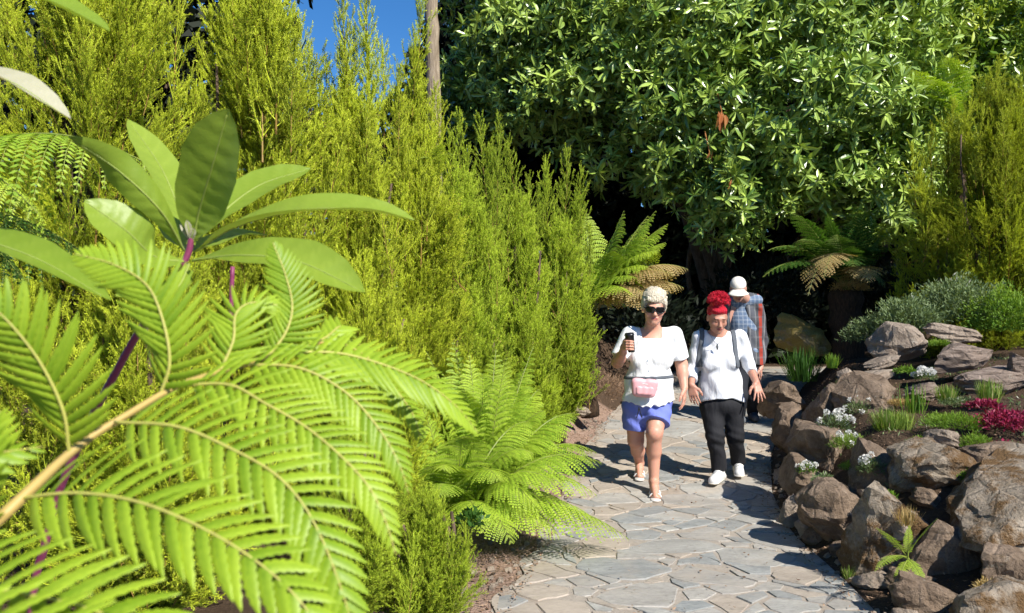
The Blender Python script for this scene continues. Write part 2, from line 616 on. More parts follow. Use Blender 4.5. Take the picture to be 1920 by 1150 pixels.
r2 = np.random.default_rng(5)
sites = []
tries = 0
while tries < 9000:
    tries += 1
    y = r2.uniform(2.7, 13.6)
    a, b = xl(y), xr(y)
    x = r2.uniform(a - .05, b + .05)
    rad = r2.choice([0.06, 0.15, 0.30], p=[.3, .4, .3]) * (1.0 if y < 8.5 else 1.5)
    if all(math.hypot((x - s[0]) * .78, (y - s[1]) * 1.3) > 0.5 * (rad + s[2]) + 0.045 for s in sites):
        sites.append((x, y, rad))
sites = np.array(sites)
th = 0.35
RT = np.array([[math.cos(th), -math.sin(th)], [math.sin(th), math.cos(th)]])
for i, (x, y, rad) in enumerate(sites):
    c = np.array([x, y])
    poly = [c + np.array(v) for v in ((-.8, -.8), (.8, -.8), (.8, .8), (-.8, .8))]
    d = np.hypot(sites[:, 0] - x, sites[:, 1] - y)
    skew = 0
    for j in np.argsort(d)[1:16]:
        o = sites[j, :2]
        w = 0.5 + 0.5 * (rad ** 2 - sites[j, 2] ** 2) / max(d[j] ** 2, 1e-6)
        n = (o - c) / d[j]
        poly = clip_poly(poly, c + (o - c) * min(max(w, .2), .8) - n * r2.choice([.002, .004, .011], p=[.45, .4, .15]), n)
        if len(poly) < 3:
            break
    if len(poly) < 3:
        continue
    pts = []
    for k in range(len(poly)):
        a, b = poly[k], poly[(k + 1) % len(poly)]
        ns = max(1, int(np.linalg.norm(b - a) / 0.085))
        nn = np.array([(b - a)[1], -(b - a)[0]])
        nn = nn / (np.linalg.norm(nn) + 1e-9)
        for s in range(ns):
            pt = a + (b - a) * (s + (.12 if s == 0 else 0)) / ns
            pts.append(pt - abs(r2.normal(0, .006)) * -nn * -1)
    pts = np.array(pts)
    pts = pts + np.stack([.055 * np.sin(pts[:, 1] * 7.3 + 2.1 * np.sin(pts[:, 0] * 3.1)) + .02 * np.sin(pts[:, 1] * 23 + pts[:, 0] * 9), .06 * np.sin(pts[:, 0] * 6.1 + 1.7 * np.sin(pts[:, 1] * 2.7)) + .02 * np.sin(pts[:, 0] * 21 - pts[:, 1] * 11)], 1)
    pts[:, 0] = np.clip(pts[:, 0], xl(pts[:, 1]) - .04 + .05 * np.sin(pts[:, 1] * 9), xr(pts[:, 1]) + 0.02)
    area = 0.5 * abs(np.dot(pts[:, 0], np.roll(pts[:, 1], 1)) - np.dot(pts[:, 1], np.roll(pts[:, 0], 1)))
    if area < 0.008:
        continue
    cc = pts.mean(0)
    k = len(pts)
    tilt = r2.normal(0, .005, 2)
    top = r2.uniform(.001, .006)
    V = []
    for (sc, dz) in ((1.0, -.02), (1.0, top - .006), (0.975, top)):
        for p in pts:
            e = cc + (p - cc) * sc
            V.append((e[0], e[1], float(zp(e[1])) + dz + ((e - cc) @ tilt)))
    V.append((cc[0], cc[1], float(zp(cc[1])) + top + .001))
    f4 = [(l * k + a, l * k + (a + 1) % k, (l + 1) * k + (a + 1) % k, (l + 1) * k + a) for l in range(2) for a in range(k)]
    f3 = [(2 * k + a, 2 * k + (a + 1) % k, 3 * k) for a in range(k)]
    left = (x - xl(y)) / (xr(y) - xl(y))
    probs = np.array([.38, .25, .15, .22]) if left > .3 else np.array([.15, .10, .5, .25])
    obj('paving_stone', mesh_np('paving_stone', V, [np.array(f3), np.array(f4)]), STONE[r2.choice(4, p=probs)], path)

# ------------------------------------------------------------------ heather (tree heath): plumes of needle brushes
def plume_mesh(seed, L=0.8, twigs=46, spread=1.0, needle=0.017, brown=0.045):
    r = np.random.default_rng(seed)
    mb = MB()
    bx, by = r.normal(0, .05, 2)
    def stem(t):
        t = np.asarray(t)
        return np.stack([bx * np.sin(t * 2.5) * L * .8, by * np.sin(t * 2.2) * L * .8, t * L], -1)
    ts = np.linspace(0, .97, 9)
    mb.tube(stem(ts), np.linspace(.006, .0015, 9), 4, 1.0)
    NB, ND, NS, NL, NT_ = [], [], [], [], []
    az = r.uniform(0, 6.28)
    up = np.array([0, 0, 1.0])

    def brush(p0, d, ln, t, k):
        n = max(4, int(ln / 0.0058))
        s = np.linspace(0.06, 1, n)
        line = p0 + d * (ln * s)[:, None] + up * (ln * .18 * s ** 2)[:, None]
        mb.tube(line[[0, n - 1]], [.0016, .0008], 3, 0.9, False)
        e1 = unit(np.cross(d, [0.3, .5, .1]))
        e2 = np.cross(d, e1)
        for _ in range(3):
            a = r.uniform(0, 6.28, n)
            rad = e1 * np.cos(a)[:, None] + e2 * np.sin(a)[:, None]
            nd = unit(d * r.uniform(.4, 1.2, n)[:, None] + rad * .95 + [0, 0, .15])
            NB.append(line)
            ND.append(nd)
            NS.append(unit(np.cross(nd, r.normal(size=(n, 3)))))
            NL.append(needle * r.uniform(.7, 1.25, n) * (1.2 - .45 * s))
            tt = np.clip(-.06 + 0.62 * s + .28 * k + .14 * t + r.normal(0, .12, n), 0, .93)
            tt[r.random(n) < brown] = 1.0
            NT_.append(tt)

    nb_ = twigs // 2 + 4
    for i in range(nb_):
        t = 0.05 + 0.93 * (i / nb_) ** 0.9
        az += 2.4 + r.normal(0, .45)
        lean = math.radians(r.uniform(22, 66)) * (1 - .5 * t)
        ln = L * (0.07 + 0.28 * (1 - t) ** .75) * r.uniform(.45, 1.2) * (0.5 + .5 * min(1, t / .15))
        d = unit(np.array([math.cos(az) * math.sin(lean) * spread, math.sin(az) * math.sin(lean) * spread, math.cos(lean)]))
        p0 = stem(t)
        mb.tube([p0, p0 + d * ln * .5, p0 + d * ln + up * ln * .2], [.003, .002, .001], 3, .95, False)
        m = max(2, int(ln / .026))
        for k in range(m):
            f = (k + r.uniform(.2, .9)) / m
            d2 = unit(d * .8 + r.normal(0, .42, 3) + up * .35)
            brush(p0 + d * (ln * f) + up * (ln * .2 * f * f), d2, r.uniform(.03, .075) * L / .8, t, f)
        brush(p0 + d * ln * .8 + up * ln * .13, unit(d + up * .3), .05 + .1 * ln, t, 1)
    brush(stem(.86), unit(np.array([0.02, .02, 1])), .15 * L, 1, .8)
    brush(stem(.75), unit(np.array([0.2, -.1, 1])), .12 * L, 1, .6)
    B, D, S, Ln, Tt = map(np.concatenate, (NB, ND, NS, NL, NT_))
    w = 0.0050
    n = len(B)
    V = np.stack([B - S * w * .5, B + D * (Ln * .55)[:, None] + S * w * .6, B + D * Ln[:, None]], 1)
    f = np.arange(n * 3).reshape(-1, 3)
    mb.add(V.reshape(-1, 3), f, None, np.repeat(Tt, 3))
    return mb.mesh('heather_branch')


PL = [plume_mesh(100 + i, 0.8, 44 + 3 * i, 1.0 + .08 * i) for i in range(6)]
for me in PL:
    me.materials.append(M['heather'])
PLG = [m.copy() for m in PL]
PLO = [m.copy() for m in PL]
for a, b in zip(PLG, PLO):
    a.materials[0] = M['heather_green']
    b.materials[0] = M['heather_olive']


def heather(name, x, y, h, r, n, label, group, meshes=PL, tips=(), base_z=None, lo=0.05, prof=None, plen=(0.42, 0.85), front=0.72, loose=1.0):
    z0 = H(x, y) if base_z is None else base_z
    r = r * (.86 if group else 1.0)
    root = empty(name, (x, y, z0), label, 'heather shrub', group)
    mb = MB()
    rr = np.random.default_rng(abs(hash(label)) % 99991 if False else int(sum(ord(c) * (i + 1) for i, c in enumerate(label))) % 99991)
    for k in range(6):
        a = rr.uniform(0, 6.28)
        e = np.array([math.cos(a), math.sin(a)]) * r * rr.uniform(.2, .65)
        pts = catmull([(x + e[0] * .1, y + e[1] * .1, z0 - .05), (x + e[0] * .5, y + e[1] * .5, z0 + h * .25), (x + e[0] * .8, y + e[1] * .8, z0 + h * .5), (x + e[0], y + e[1], z0 + h * .78)], 9)
        pts += rr.normal(0, .015, pts.shape)
        mb.tube(pts, np.linspace(.03, .008, 9), 6, .5)
    obj('trunk', mb.mesh('trunk', True), M['bark'], root)
    for k in range(int(n * 1.2)):
        me = meshes[rr.integers(len(meshes))]
        t = lo + (1 - lo) * rr.random() ** 0.95
        a = rr.uniform(0, 6.28)
        if rr.random() < front:        # most branches grow on the sunny, open side
            a = math.atan2(-1, .35) + rr.normal(0, .85)
        rad = (np.interp(t, [0, .15, .45, .75, 1], [.75, .95, 1, .72, .18]) if prof is None else prof(t)) * r
        rad *= rr.uniform(.58, 1.08) * (.96 + .34 * math.sin(4 * a + 8 * t + x * 7) * math.sin(3 * a - 10 * t + y * 5))
        L = rr.uniform(*plen) * (1.0 if t < .45 else 1.18)
        sc = L / .8
        lean = math.radians(np.interp(t, [0, .3, .8, 1], [40, 32, 18, 6]) * (.6 + .4 * loose) + rr.normal(0, 11 * loose))
        d = Vector((math.cos(a) * math.sin(lean), math.sin(a) * math.sin(lean), math.cos(lean)))
        tip = Vector((x + math.cos(a) * rad, y + math.sin(a) * rad, z0 + t * h))
        b = tip - d * L
        if b.z < z0 - .15:
            b.z = z0 - .15 + rr.uniform(0, .1)
        o = bpy.data.objects.new('branch', me)
        COL.objects.link(o)
        qz = Vector((0, 0, 1)).rotation_difference(d)
        o.rotation_mode = 'QUATERNION'
        o.rotation_quaternion = qz @ Quaternion((0, 0, 1), rr.uniform(0, 6.28))
        o.scale = (sc * (rr.uniform(.8, 1.15) if t < .45 else rr.uniform(.62, .92)),) * 2 + (sc,)
        o.location = b - Vector((x, y, z0))
        o.parent = root
    for (u, v, Y, L) in tips:
        me = meshes[rr.integers(len(meshes))]
        tip = P(u, v, Y)
        d = Vector((rr.normal(0, .05), rr.normal(0, .05), 1)).normalized()
        for kk in range(3):
            o = bpy.data.objects.new('branch', meshes[rr.integers(len(meshes))])
            COL.objects.link(o)
            o.rotation_mode = 'QUATERNION'
            o.rotation_quaternion = Vector((0, 0, 1)).rotation_difference(d) @ Quaternion((0, 0, 1), rr.uniform(0, 6.28))
            sc = L / .8
            o.scale = (sc * .78, sc * .78, sc)
            o.location = tip - d * L * (1 + .42 * kk) - Vector((x, y, z0)) + Vector((rr.normal(0, .03), rr.normal(0, .03), 0))
            o.parent = root
    return root


HG = 'golden heather shrubs hedging the left of the path'
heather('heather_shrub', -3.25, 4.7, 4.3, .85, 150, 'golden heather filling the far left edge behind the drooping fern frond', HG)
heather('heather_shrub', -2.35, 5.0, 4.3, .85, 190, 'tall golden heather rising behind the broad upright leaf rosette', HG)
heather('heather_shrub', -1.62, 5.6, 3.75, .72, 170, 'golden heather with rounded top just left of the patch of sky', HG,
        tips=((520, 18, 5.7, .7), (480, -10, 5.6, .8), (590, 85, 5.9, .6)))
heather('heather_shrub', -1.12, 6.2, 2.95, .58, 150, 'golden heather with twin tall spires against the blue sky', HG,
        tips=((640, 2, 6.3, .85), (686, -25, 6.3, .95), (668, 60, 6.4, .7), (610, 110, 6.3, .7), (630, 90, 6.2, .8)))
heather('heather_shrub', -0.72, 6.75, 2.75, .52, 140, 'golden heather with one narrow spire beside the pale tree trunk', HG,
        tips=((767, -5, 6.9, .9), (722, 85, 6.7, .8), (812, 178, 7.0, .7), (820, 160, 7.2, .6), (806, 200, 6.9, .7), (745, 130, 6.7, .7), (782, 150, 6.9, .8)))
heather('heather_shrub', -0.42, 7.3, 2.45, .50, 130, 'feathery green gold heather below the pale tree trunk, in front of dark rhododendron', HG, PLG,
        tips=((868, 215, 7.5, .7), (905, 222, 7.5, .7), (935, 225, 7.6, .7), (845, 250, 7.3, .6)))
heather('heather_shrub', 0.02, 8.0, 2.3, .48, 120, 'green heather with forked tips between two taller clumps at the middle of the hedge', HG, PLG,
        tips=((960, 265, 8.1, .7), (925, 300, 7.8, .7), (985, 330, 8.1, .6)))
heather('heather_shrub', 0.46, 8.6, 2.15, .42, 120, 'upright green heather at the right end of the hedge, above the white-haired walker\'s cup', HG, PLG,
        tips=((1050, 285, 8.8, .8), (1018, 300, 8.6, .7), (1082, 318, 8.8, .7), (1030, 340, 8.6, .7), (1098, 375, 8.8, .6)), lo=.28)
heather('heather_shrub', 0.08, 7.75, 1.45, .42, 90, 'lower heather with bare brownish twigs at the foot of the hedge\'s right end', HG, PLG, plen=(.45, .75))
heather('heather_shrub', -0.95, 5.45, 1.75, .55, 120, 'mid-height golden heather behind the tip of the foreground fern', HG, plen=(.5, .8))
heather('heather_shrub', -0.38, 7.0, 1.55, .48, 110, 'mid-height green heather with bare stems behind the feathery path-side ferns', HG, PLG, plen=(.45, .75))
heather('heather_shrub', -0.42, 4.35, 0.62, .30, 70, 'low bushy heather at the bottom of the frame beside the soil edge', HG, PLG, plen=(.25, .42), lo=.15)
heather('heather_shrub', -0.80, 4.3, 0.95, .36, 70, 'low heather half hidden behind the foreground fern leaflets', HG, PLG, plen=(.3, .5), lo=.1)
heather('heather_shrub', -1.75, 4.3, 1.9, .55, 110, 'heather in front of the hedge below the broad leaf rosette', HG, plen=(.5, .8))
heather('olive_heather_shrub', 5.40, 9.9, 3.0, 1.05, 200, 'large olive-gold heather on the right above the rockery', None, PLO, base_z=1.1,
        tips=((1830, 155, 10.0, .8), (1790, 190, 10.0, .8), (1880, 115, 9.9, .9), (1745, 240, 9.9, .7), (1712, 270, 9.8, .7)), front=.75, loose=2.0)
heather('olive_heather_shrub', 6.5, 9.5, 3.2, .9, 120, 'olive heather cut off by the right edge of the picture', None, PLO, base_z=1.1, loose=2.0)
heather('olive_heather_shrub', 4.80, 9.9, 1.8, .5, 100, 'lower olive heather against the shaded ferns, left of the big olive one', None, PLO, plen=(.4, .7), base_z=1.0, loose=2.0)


# ------------------------------------------------------------------ ferns
def frond_geo(B, C, T, W, npair=22, npin=13, seed=0, sag=0.25, nrm=None, stalk=0.16, twist=0.0):
    """one arching frond; returns blade MB and stalk MB"""
    r = np.random.default_rng(seed)
    B, C, T = (np.array(list(p), float) for p in (B, C, T))
    s = np.linspace(0, 1, 25)[:, None]
    axis = (1 - s) ** 2 * B + 2 * s * (1 - s) * C + s ** 2 * T
    mb, st = MB(), MB()
    Ltot = np.linalg.norm(np.diff(axis, axis=0), axis=1).sum()
    st.tube(axis, np.linspace(.0065, .0012, 25) * max(.6, Ltot), 5, .5)
    for i in range(npair):
        t = stalk + (1 - stalk) * (i + .5) / npair
        p = (1 - t) ** 2 * B + 2 * t * (1 - t) * C + t ** 2 * T
        tan = unit(2 * (1 - t) * (C - B) + 2 * t * (T - C))
        up = np.array([0, 0, 1.0]) if nrm is None else np.array(nrm, float)
        sd = unit(np.cross(tan, up))
        no = np.cross(sd, tan)
        a = twist * (t - .3)
        sd, no = sd * math.cos(a) + no * math.sin(a), no * math.cos(a) - sd * math.sin(a)
        x = (t - stalk) / (1 - stalk)
        wl = W * (np.interp(x, [0, .12, .35, .6, .85, 1], [.55, .82, 1, .82, .38, .04]))
        fw = np.interp(x, [0, 1], [.25, .95])
        for sg in (-1, 1):
            d = unit(sd * sg + tan * fw + r.normal(0, .05, 3))
            l = wl * r.uniform(.92, 1.06)
            k = max(4, int(npin * (0.45 + .55 * wl / W)))
            xs = (np.arange(k) + .5) / k
            line = p + d * (l * xs)[:, None] - np.array([0, 0, 1]) * (sag * l * xs ** 2)[:, None]
            td = unit(np.gradient(line, axis=0)) if k > 1 else d[None]
            pn = unit(np.cross(td, np.cross(no, td)))
            perp = np.cross(pn, td)
            pl = l * 0.21 * (1 - xs) ** .55 * np.interp(xs, [0, .1, 1], [.8, 1, .9]) + .003
            for s2 in (-1, 1):
                dd = unit(perp * s2 + td * .5 + r.normal(0, .04, (k, 3)))
                V, Fq, Tt = blades(line, dd, td, pl, np.full(k, l / k * .98), pn * -.12, .4, np.clip(.45 + .25 * x + r.normal(0, .14, k), 0, .95))
                mb.add(V, None, Fq, Tt)
            st.tube(line[[0, k // 2, k - 1]], [.0018, .0012, .0005], 3, .5, False)
    return mb, st


def fern_plant(name, base, fronds, label, mat='fern', stalk='rachis_green', cat='fern', group=None, W=.2, npair=22, npin=13, trunk=None, sag=.25):
    """fronds: (tip u, v, Y, arch, width factor[, material])"""
    base = Vector(base)
    root = empty(name, base, label, cat, group)
    if trunk:
        r0, z0 = trunk
        mb = MB()
        pts = [(base.x + .02 * math.sin(z * 7), base.y + .02 * math.cos(z * 5), z) for z in np.linspace(z0, base.z + .03, 12)]
        mb.tube(pts, [r0 * (1 + .12 * math.sin(k * 2.1)) for k in range(12)], 14)
        obj('trunk', mb.mesh('trunk', True), M['bark_fern'], root)
    for i, fr in enumerate(fronds):
        tip = fr[0] if isinstance(fr[0], Vector) else P(*fr[:3])
        rest = fr[1:] if isinstance(fr[0], Vector) else fr[3:]
        arch, wf = rest[0], rest[1]
        m2 = rest[2] if len(rest) > 2 else mat
        mid = base.lerp(tip, .5) + Vector((0, 0, arch))
        mb, st = frond_geo(base + Vector((random.uniform(-.02, .02), random.uniform(-.02, .02), 0)), mid, tip, W * wf, npair, npin, i + int(base.x * 100) % 77 + 5, sag)
        f = obj('frond', mb.mesh('frond'), M[m2], root)
        obj('stalk', st.mesh('stalk'), M[stalk], f)
    return root


g1 = (-.36, 5.5, H(-.33, 5.55) + .05)
fern_plant('fern', g1, [(1180, 1012, 5.55, .42, 1.25), (1128, 868, 5.75, .45, 1.2), (1040, 905, 5.35, .4, 1.0), (985, 965, 5.2, .3, .9), (1075, 955, 5.6, .4, 1.0),
                        (905, 760, 5.5, .25, .9), (990, 790, 5.9, .35, 1.0), (870, 990, 5.05, .3, .8), (830, 880, 5.2, .35, .8), (1000, 850, 5.45, .4, 1.), (935, 900, 5.1, .4, .9),
                        (760, 830, 5.6, .3, .9), (820, 930, 5.0, .35, .8), (1120, 930, 5.5, .5, 1.1), (1130, 985, 5.4, .42, 1.0), (1050, 1010, 5.25, .42, 1.0), (960, 1020, 5.0, .4, .9), (1010, 960, 5.2, .5, 1.), (905, 1000, 4.9, .4, .8), (870, 820, 5.3, .3, .9), (960, 840, 5.6, .3, 1.0), (790, 760, 5.6, .2, .8)],
           'bright green feathery fern spilling over the path edge, nearest of the path-side ferns', W=.25, npair=20, npin=15, sag=.4)
g2 = (-.20, 6.05, H(-.20, 6.05) + .08)
fern_plant('fern', g2, [(1078, 775, 6.4, .35, 1.0), (1120, 850, 6.5, .45, 1.0), (1010, 730, 6.4, .25, .9), (985, 690, 6.5, .2, .9), (880, 665, 6.2, .12, .8), (930, 655, 6.4, .12, .8),
                        (830, 700, 6.2, .15, .8), (1040, 830, 6.2, .4, 1.), (960, 800, 5.9, .35, 1.0), (1090, 900, 6.1, .5, 1.0), (850, 640, 6.3, .1, .9), (905, 700, 6.0, .2, .9), (960, 720, 6.2, .2, .9), (1060, 800, 6.6, .35, 1.0), (800, 660, 6.1, .15, .9), (770, 720, 5.9, .2, .9), (1000, 650, 6.4, .1, .8), (950, 670, 5.9, .15, .9), (1020, 770, 6.1, .3, 1.0), (870, 730, 5.9, .25, .9)],
           'bright green fern behind the nearest one, its fronds pointing at the walkers\' shadow', W=.25, npair=20, npin=15, sag=.4)
g3 = P(1105, 590, 9.3)
fern_plant('tree_fern', g3, [(1252, 420, 9.3, .25, 1.1), (1248, 455, 9.2, .3, 1.1), (1170, 395, 9.4, .1, 1.0), (1290, 505, 9.1, .45, 1.2, 'fern_brown'), (1282, 540, 9.0, .4, 1.15, 'fern_brown'),
                             (1215, 500, 8.8, .35, 1.0), (1190, 520, 8.7, .3, 1.0), (1240, 580, 8.9, .38, 1.1, 'fern_brown'), (1100, 400, 9.5, .1, 1.0), (1215, 405, 9.6, .15, 1.0), (1150, 470, 8.9, .2, 1.0), (1040, 430, 9.6, .1, 1.), (1235, 470, 8.9, .35, 1.1), (1262, 515, 8.8, .42, 1.15, 'fern_brown'), (1200, 440, 9.0, .2, 1.0), (1230, 395, 9.3, .15, 1.0), (1170, 545, 8.6, .3, 1.0), (1210, 555, 8.7, .38, 1.1, 'fern_brown')],
           'tree fern with green and faded brown fronds behind the white-haired walker', W=.32, npair=19, npin=13, sag=.5, trunk=(.10, .4), cat='tree fern')
g4 = P(1588, 548, 11.0)
fern_plant('tree_fern', g4, [(1485, 400, 10.8, .35, 1.1), (1440, 470, 10.6, .5, 1.1), (1620, 400, 10.6, .3, 1.0), (1645, 470, 10.5, .45, 1.1), (1515, 555, 10.3, .9, 1.1, 'fern_brown'), (1600, 500, 10.2, .5, 1.0), (1550, 400, 11, .2, 1.), (1460, 510, 10.9, .5, 1.0), (1680, 430, 10.8, .35, 1.0), (1660, 540, 10.7, .5, 1.0), (1545, 520, 10.2, .75, 1.0, 'fern_brown'), (1500, 450, 10.4, .4, 1.1), (1430, 520, 10.5, .55, 1.1), (1570, 440, 10.2, .3, 1.0), (1630, 530, 10.2, .5, 1.0, 'fern_brown')],
           'shaded tree fern on a thick dark trunk with one hanging tan frond', mat='fern_dark', W=.30, npair=18, npin=10, trunk=(.20, .75), cat='tree fern')
g5 = P(1800, 250, 11.3)
fern_plant('tree_fern', g5, [(1705, 130, 11.0, .3, 1.1), (1775, 108, 11, .3, 1.1), (1830, 100, 11.2, .3, 1.1), (1740, 150, 10.8, .35, 1.0), (1870, 130, 11.1, .35, 1.1), (1690, 190, 10.9, .45, 1.0)],
           'pale green fern fronds poking out above the olive heather at the upper right', W=.26, npair=18, npin=10, trunk=(.07, .9), cat='tree fern')
# the fern hanging in from the left edge
g6 = Vector((-2.05, 2.75, 1.72))
fern_plant('tree_fern', g6, [(290, 315, 2.2, .40, 1.15), (70, 400, 2.2, .40, 1.0), (190, 500, 2.6, .30, .9, 'fern_dark'), (40, 520, 2.4, .3, .9, 'fern_dark')],
           'fern with drooping comb-like fronds hanging in from the left edge', W=.24, npair=17, npin=22, trunk=(.08, .1), cat='tree fern', sag=1.0)
g7 = P(1700, 1048, 4.62)
fern_plant('fern', g7, [(1642, 990, 4.5, .05, 1.0), (1758, 972, 4.55, .04, 1.1), (1640, 1072, 4.4, .08, 1.0), (1735, 1105, 4.45, .07, .9), (1680, 1115, 4.42, .06, .9), (1705, 985, 4.6, .02, .7)],
           'small fern rooted in the crevice below the mossy rock at the lower right', W=.042, npair=16, npin=6, sag=.15)
g8 = P(800, 330, 6.85)
fern_plant('fern', g8, [(850, 290, 6.55, .12, 1.0), (795, 295, 6.5, .1, 1.0), (835, 268, 6.6, .12, .9)],
           'few pale fern tips poking out of the hedge below the pale trunk', W=.07, npair=16, npin=6)
g9 = P(1590, 1010, 6.4)

# ------------------------------------------------------------------ rhododendrons
def whorl_geo(n_leaf, rr, L=.17, W=.046):
    az = np.arange(n_leaf) * 2.4 + rr.uniform(0, 6)
    el = np.radians(np.linspace(66, -25, n_leaf) + rr.normal(0, 17, n_leaf))
    az = az + rr.normal(0, .35, n_leaf)
    D = np.stack([np.cos(az) * np.cos(el), np.sin(az) * np.cos(el), np.sin(el)], 1)
    N = np.stack([-np.cos(az) * np.sin(el), -np.sin(az) * np.sin(el), np.cos(el)], 1) + rr.normal(0, .2, (n_leaf, 3))
    Ls = L * rr.uniform(.55, 1.2, n_leaf)
    return D * .012, D, N, Ls, W * rr.uniform(.85, 1.15, n_leaf) * Ls / L


def frames(axis, rr):
    """rotation matrices taking z to axis with a random spin"""
    z = unit(axis)
    x = unit(np.cross(z, rr.normal(size=z.shape)))
    y = np.cross(z, x)
    return np.stack([x, y, z], -1)


def crown_points(lobes, per_area, rr, keep=lambda p, n: np.ones(len(p), bool), jit=.35):
    PT, NM = [], []
    C = np.array([list(l[0]) for l in lobes])
    R = np.array([l[1] for l in lobes])
    for i, (c, r) in enumerate(zip(C, R)):
        n = int(per_area * 4 * math.pi * r * r)
        d = unit(rr.normal(size=(n, 3)))
        bump = 1 + .10 * np.sin(d[:, 0] * 6 + i) * np.sin(d[:, 1] * 5 + 2 * i) + .08 * np.sin(d[:, 2] * 9 + i)
        p = c + d * (r * bump - jit * rr.random(n) ** 1.5)[:, None]
        k = keep(p, d)
        for j in range(len(C)):
            if j != i:
                k &= np.linalg.norm(p - C[j], axis=1) > R[j] - .55
        p, d = p[k], d[k]
        if len(p) > 8:      # leaf clumps with dark recesses between them
            cc = p[rr.choice(len(p), max(3, int(len(p) / 17)), replace=False)]
            dd = np.sqrt(((p[:, None, :] - cc[None]) ** 2).sum(-1))
            nr = dd.min(1)
            p = p + d * (.24 - 1.15 * np.minimum(nr, .6) ** 1.3)[:, None] * .8
            kk = rr.random(len(p)) > np.clip((nr - .26) / .3, 0, .75)
            p, d = p[kk], unit(d[kk] + 1.4 * (p - cc[dd.argmin(1)])[kk])
        PT.append(p)
        NM.append(d)
    return np.concatenate(PT), np.concatenate(NM)


def rhodo(name, base, lobes, label, mat, seed, per_area, L, W, limbs, group='rhododendrons overhanging the path', fill=3000, leaf_n=(7, 15)):
    rr = np.random.default_rng(seed)
    root = empty(name, base, label, 'rhododendron', group)
    b = Vector(base)
    mb = MB()
    for (tx, r0) in limbs:
        t = Vector(tx)
        m1 = b.lerp(t, .35) + Vector((rr.normal(0, .2), rr.normal(0, .2), .1))
        m2 = b.lerp(t, .7) + Vector((rr.normal(0, .25), rr.normal(0, .25), .25))
        mb.tube(catmull([b, m1, m2, t], 14), np.linspace(r0, r0 * .25, 14), 8)
    obj('trunk', mb.mesh('trunk', True), M['bark'], root)
    cam_p = np.array([0, 0, CAMH])

    def keep(p, d):
        tocam = unit(cam_p - p)
        return ((d * tocam).sum(1) > -.35) | (d[:, 2] > .3)
    pts, nrm = crown_points(lobes, per_area, rr, keep)
    ax = unit(nrm * .75 + np.array([0.1, -.15, .45]) + rr.normal(0, .5, nrm.shape))
    Rm = frames(ax, rr)
    dist = np.linalg.norm(pts - cam_p, axis=1)
    vis = ((nrm * unit(cam_p - pts)).sum(1) > .1) & (np.abs(pts[:, 0] / pts[:, 1]) < .58) & (np.abs(pts[:, 2] - CAMH) / pts[:, 1] < .35)
    order = np.argsort(np.where(vis, dist, 99))
    whole = set(order[:300].tolist())
    # shared shoot meshes for the whorls that show largest
    shoots = []
    for k in range(6):
        Bq, D, N, Ls, Ws = whorl_geo(int(rr.integers(*leaf_n)), rr, L, W)
        V, Fq, T = leaf_strips(Bq, D, N, Ls, Ws, rr.uniform(.05, .4, len(Ls)), .3, (0, .15, .5, .82, 1), (.1, .5, 1, .72, .05), np.clip(rr.normal(.5, .27, len(Ls)), 0, .95))
        m = MB()
        m.add(V, None, Fq, T)
        m.tube([(0, 0, -.14), (0, 0, -.05), (0, 0, .015)], [.006, .005, .003], 5, 0.2)
        me = m.mesh('leaf_whorl')
        me.materials.append(mat)
        shoots.append(me)
    bV, bF, bT, nv = [], [], [], 0
    for i in range(len(pts)):
        if i in whole:
            o = bpy.data.objects.new('leaf_whorl', shoots[rr.integers(6)])
            COL.objects.link(o)
            mt = Matrix([[*Rm[i][0], pts[i][0] - b.x], [*Rm[i][1], pts[i][1] - b.y], [*Rm[i][2], pts[i][2] - b.z], [0, 0, 0, 1]])
            o.matrix_basis = mt @ Matrix.Scale(rr.uniform(.85, 1.2), 4)
            o.parent = root
        else:
            Bq, D, N, Ls, Ws = whorl_geo(int(rr.integers(*leaf_n)), rr, L * rr.uniform(.85, 1.2), W)
            Bq, D, N = Bq @ Rm[i].T + pts[i], D @ Rm[i].T, N @ Rm[i].T
            V, Fq, T = leaf_strips(Bq, D, N, Ls, Ws, rr.uniform(.05, .4, len(Ls)), .3, (0, .2, .75, 1), (.1, .8, .95, .05), np.clip(rr.normal(.45, .2), 0, .99) * .6 + .4 * rr.random(len(Ls)))
            bV.append(V); bF.append(Fq + nv); bT.append(T); nv += len(V)
    # inner leaves that close the crown
    C = np.array([list(l[0]) for l in lobes]); R = np.array([l[1] for l in lobes])
    k = rr.integers(len(C), size=fill * len(C))
    d = unit(rr.normal(size=(len(k), 3)))
    p = C[k] + d * (R[k] * rr.uniform(.35, .86, len(k)))[:, None]
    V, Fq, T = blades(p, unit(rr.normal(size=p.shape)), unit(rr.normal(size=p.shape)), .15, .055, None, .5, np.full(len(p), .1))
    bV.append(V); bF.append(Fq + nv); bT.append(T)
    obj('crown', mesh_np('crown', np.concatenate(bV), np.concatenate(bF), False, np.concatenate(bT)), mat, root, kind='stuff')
    return root


def LB(u, v, Y, r):
    return (P(u, v, Y), r)


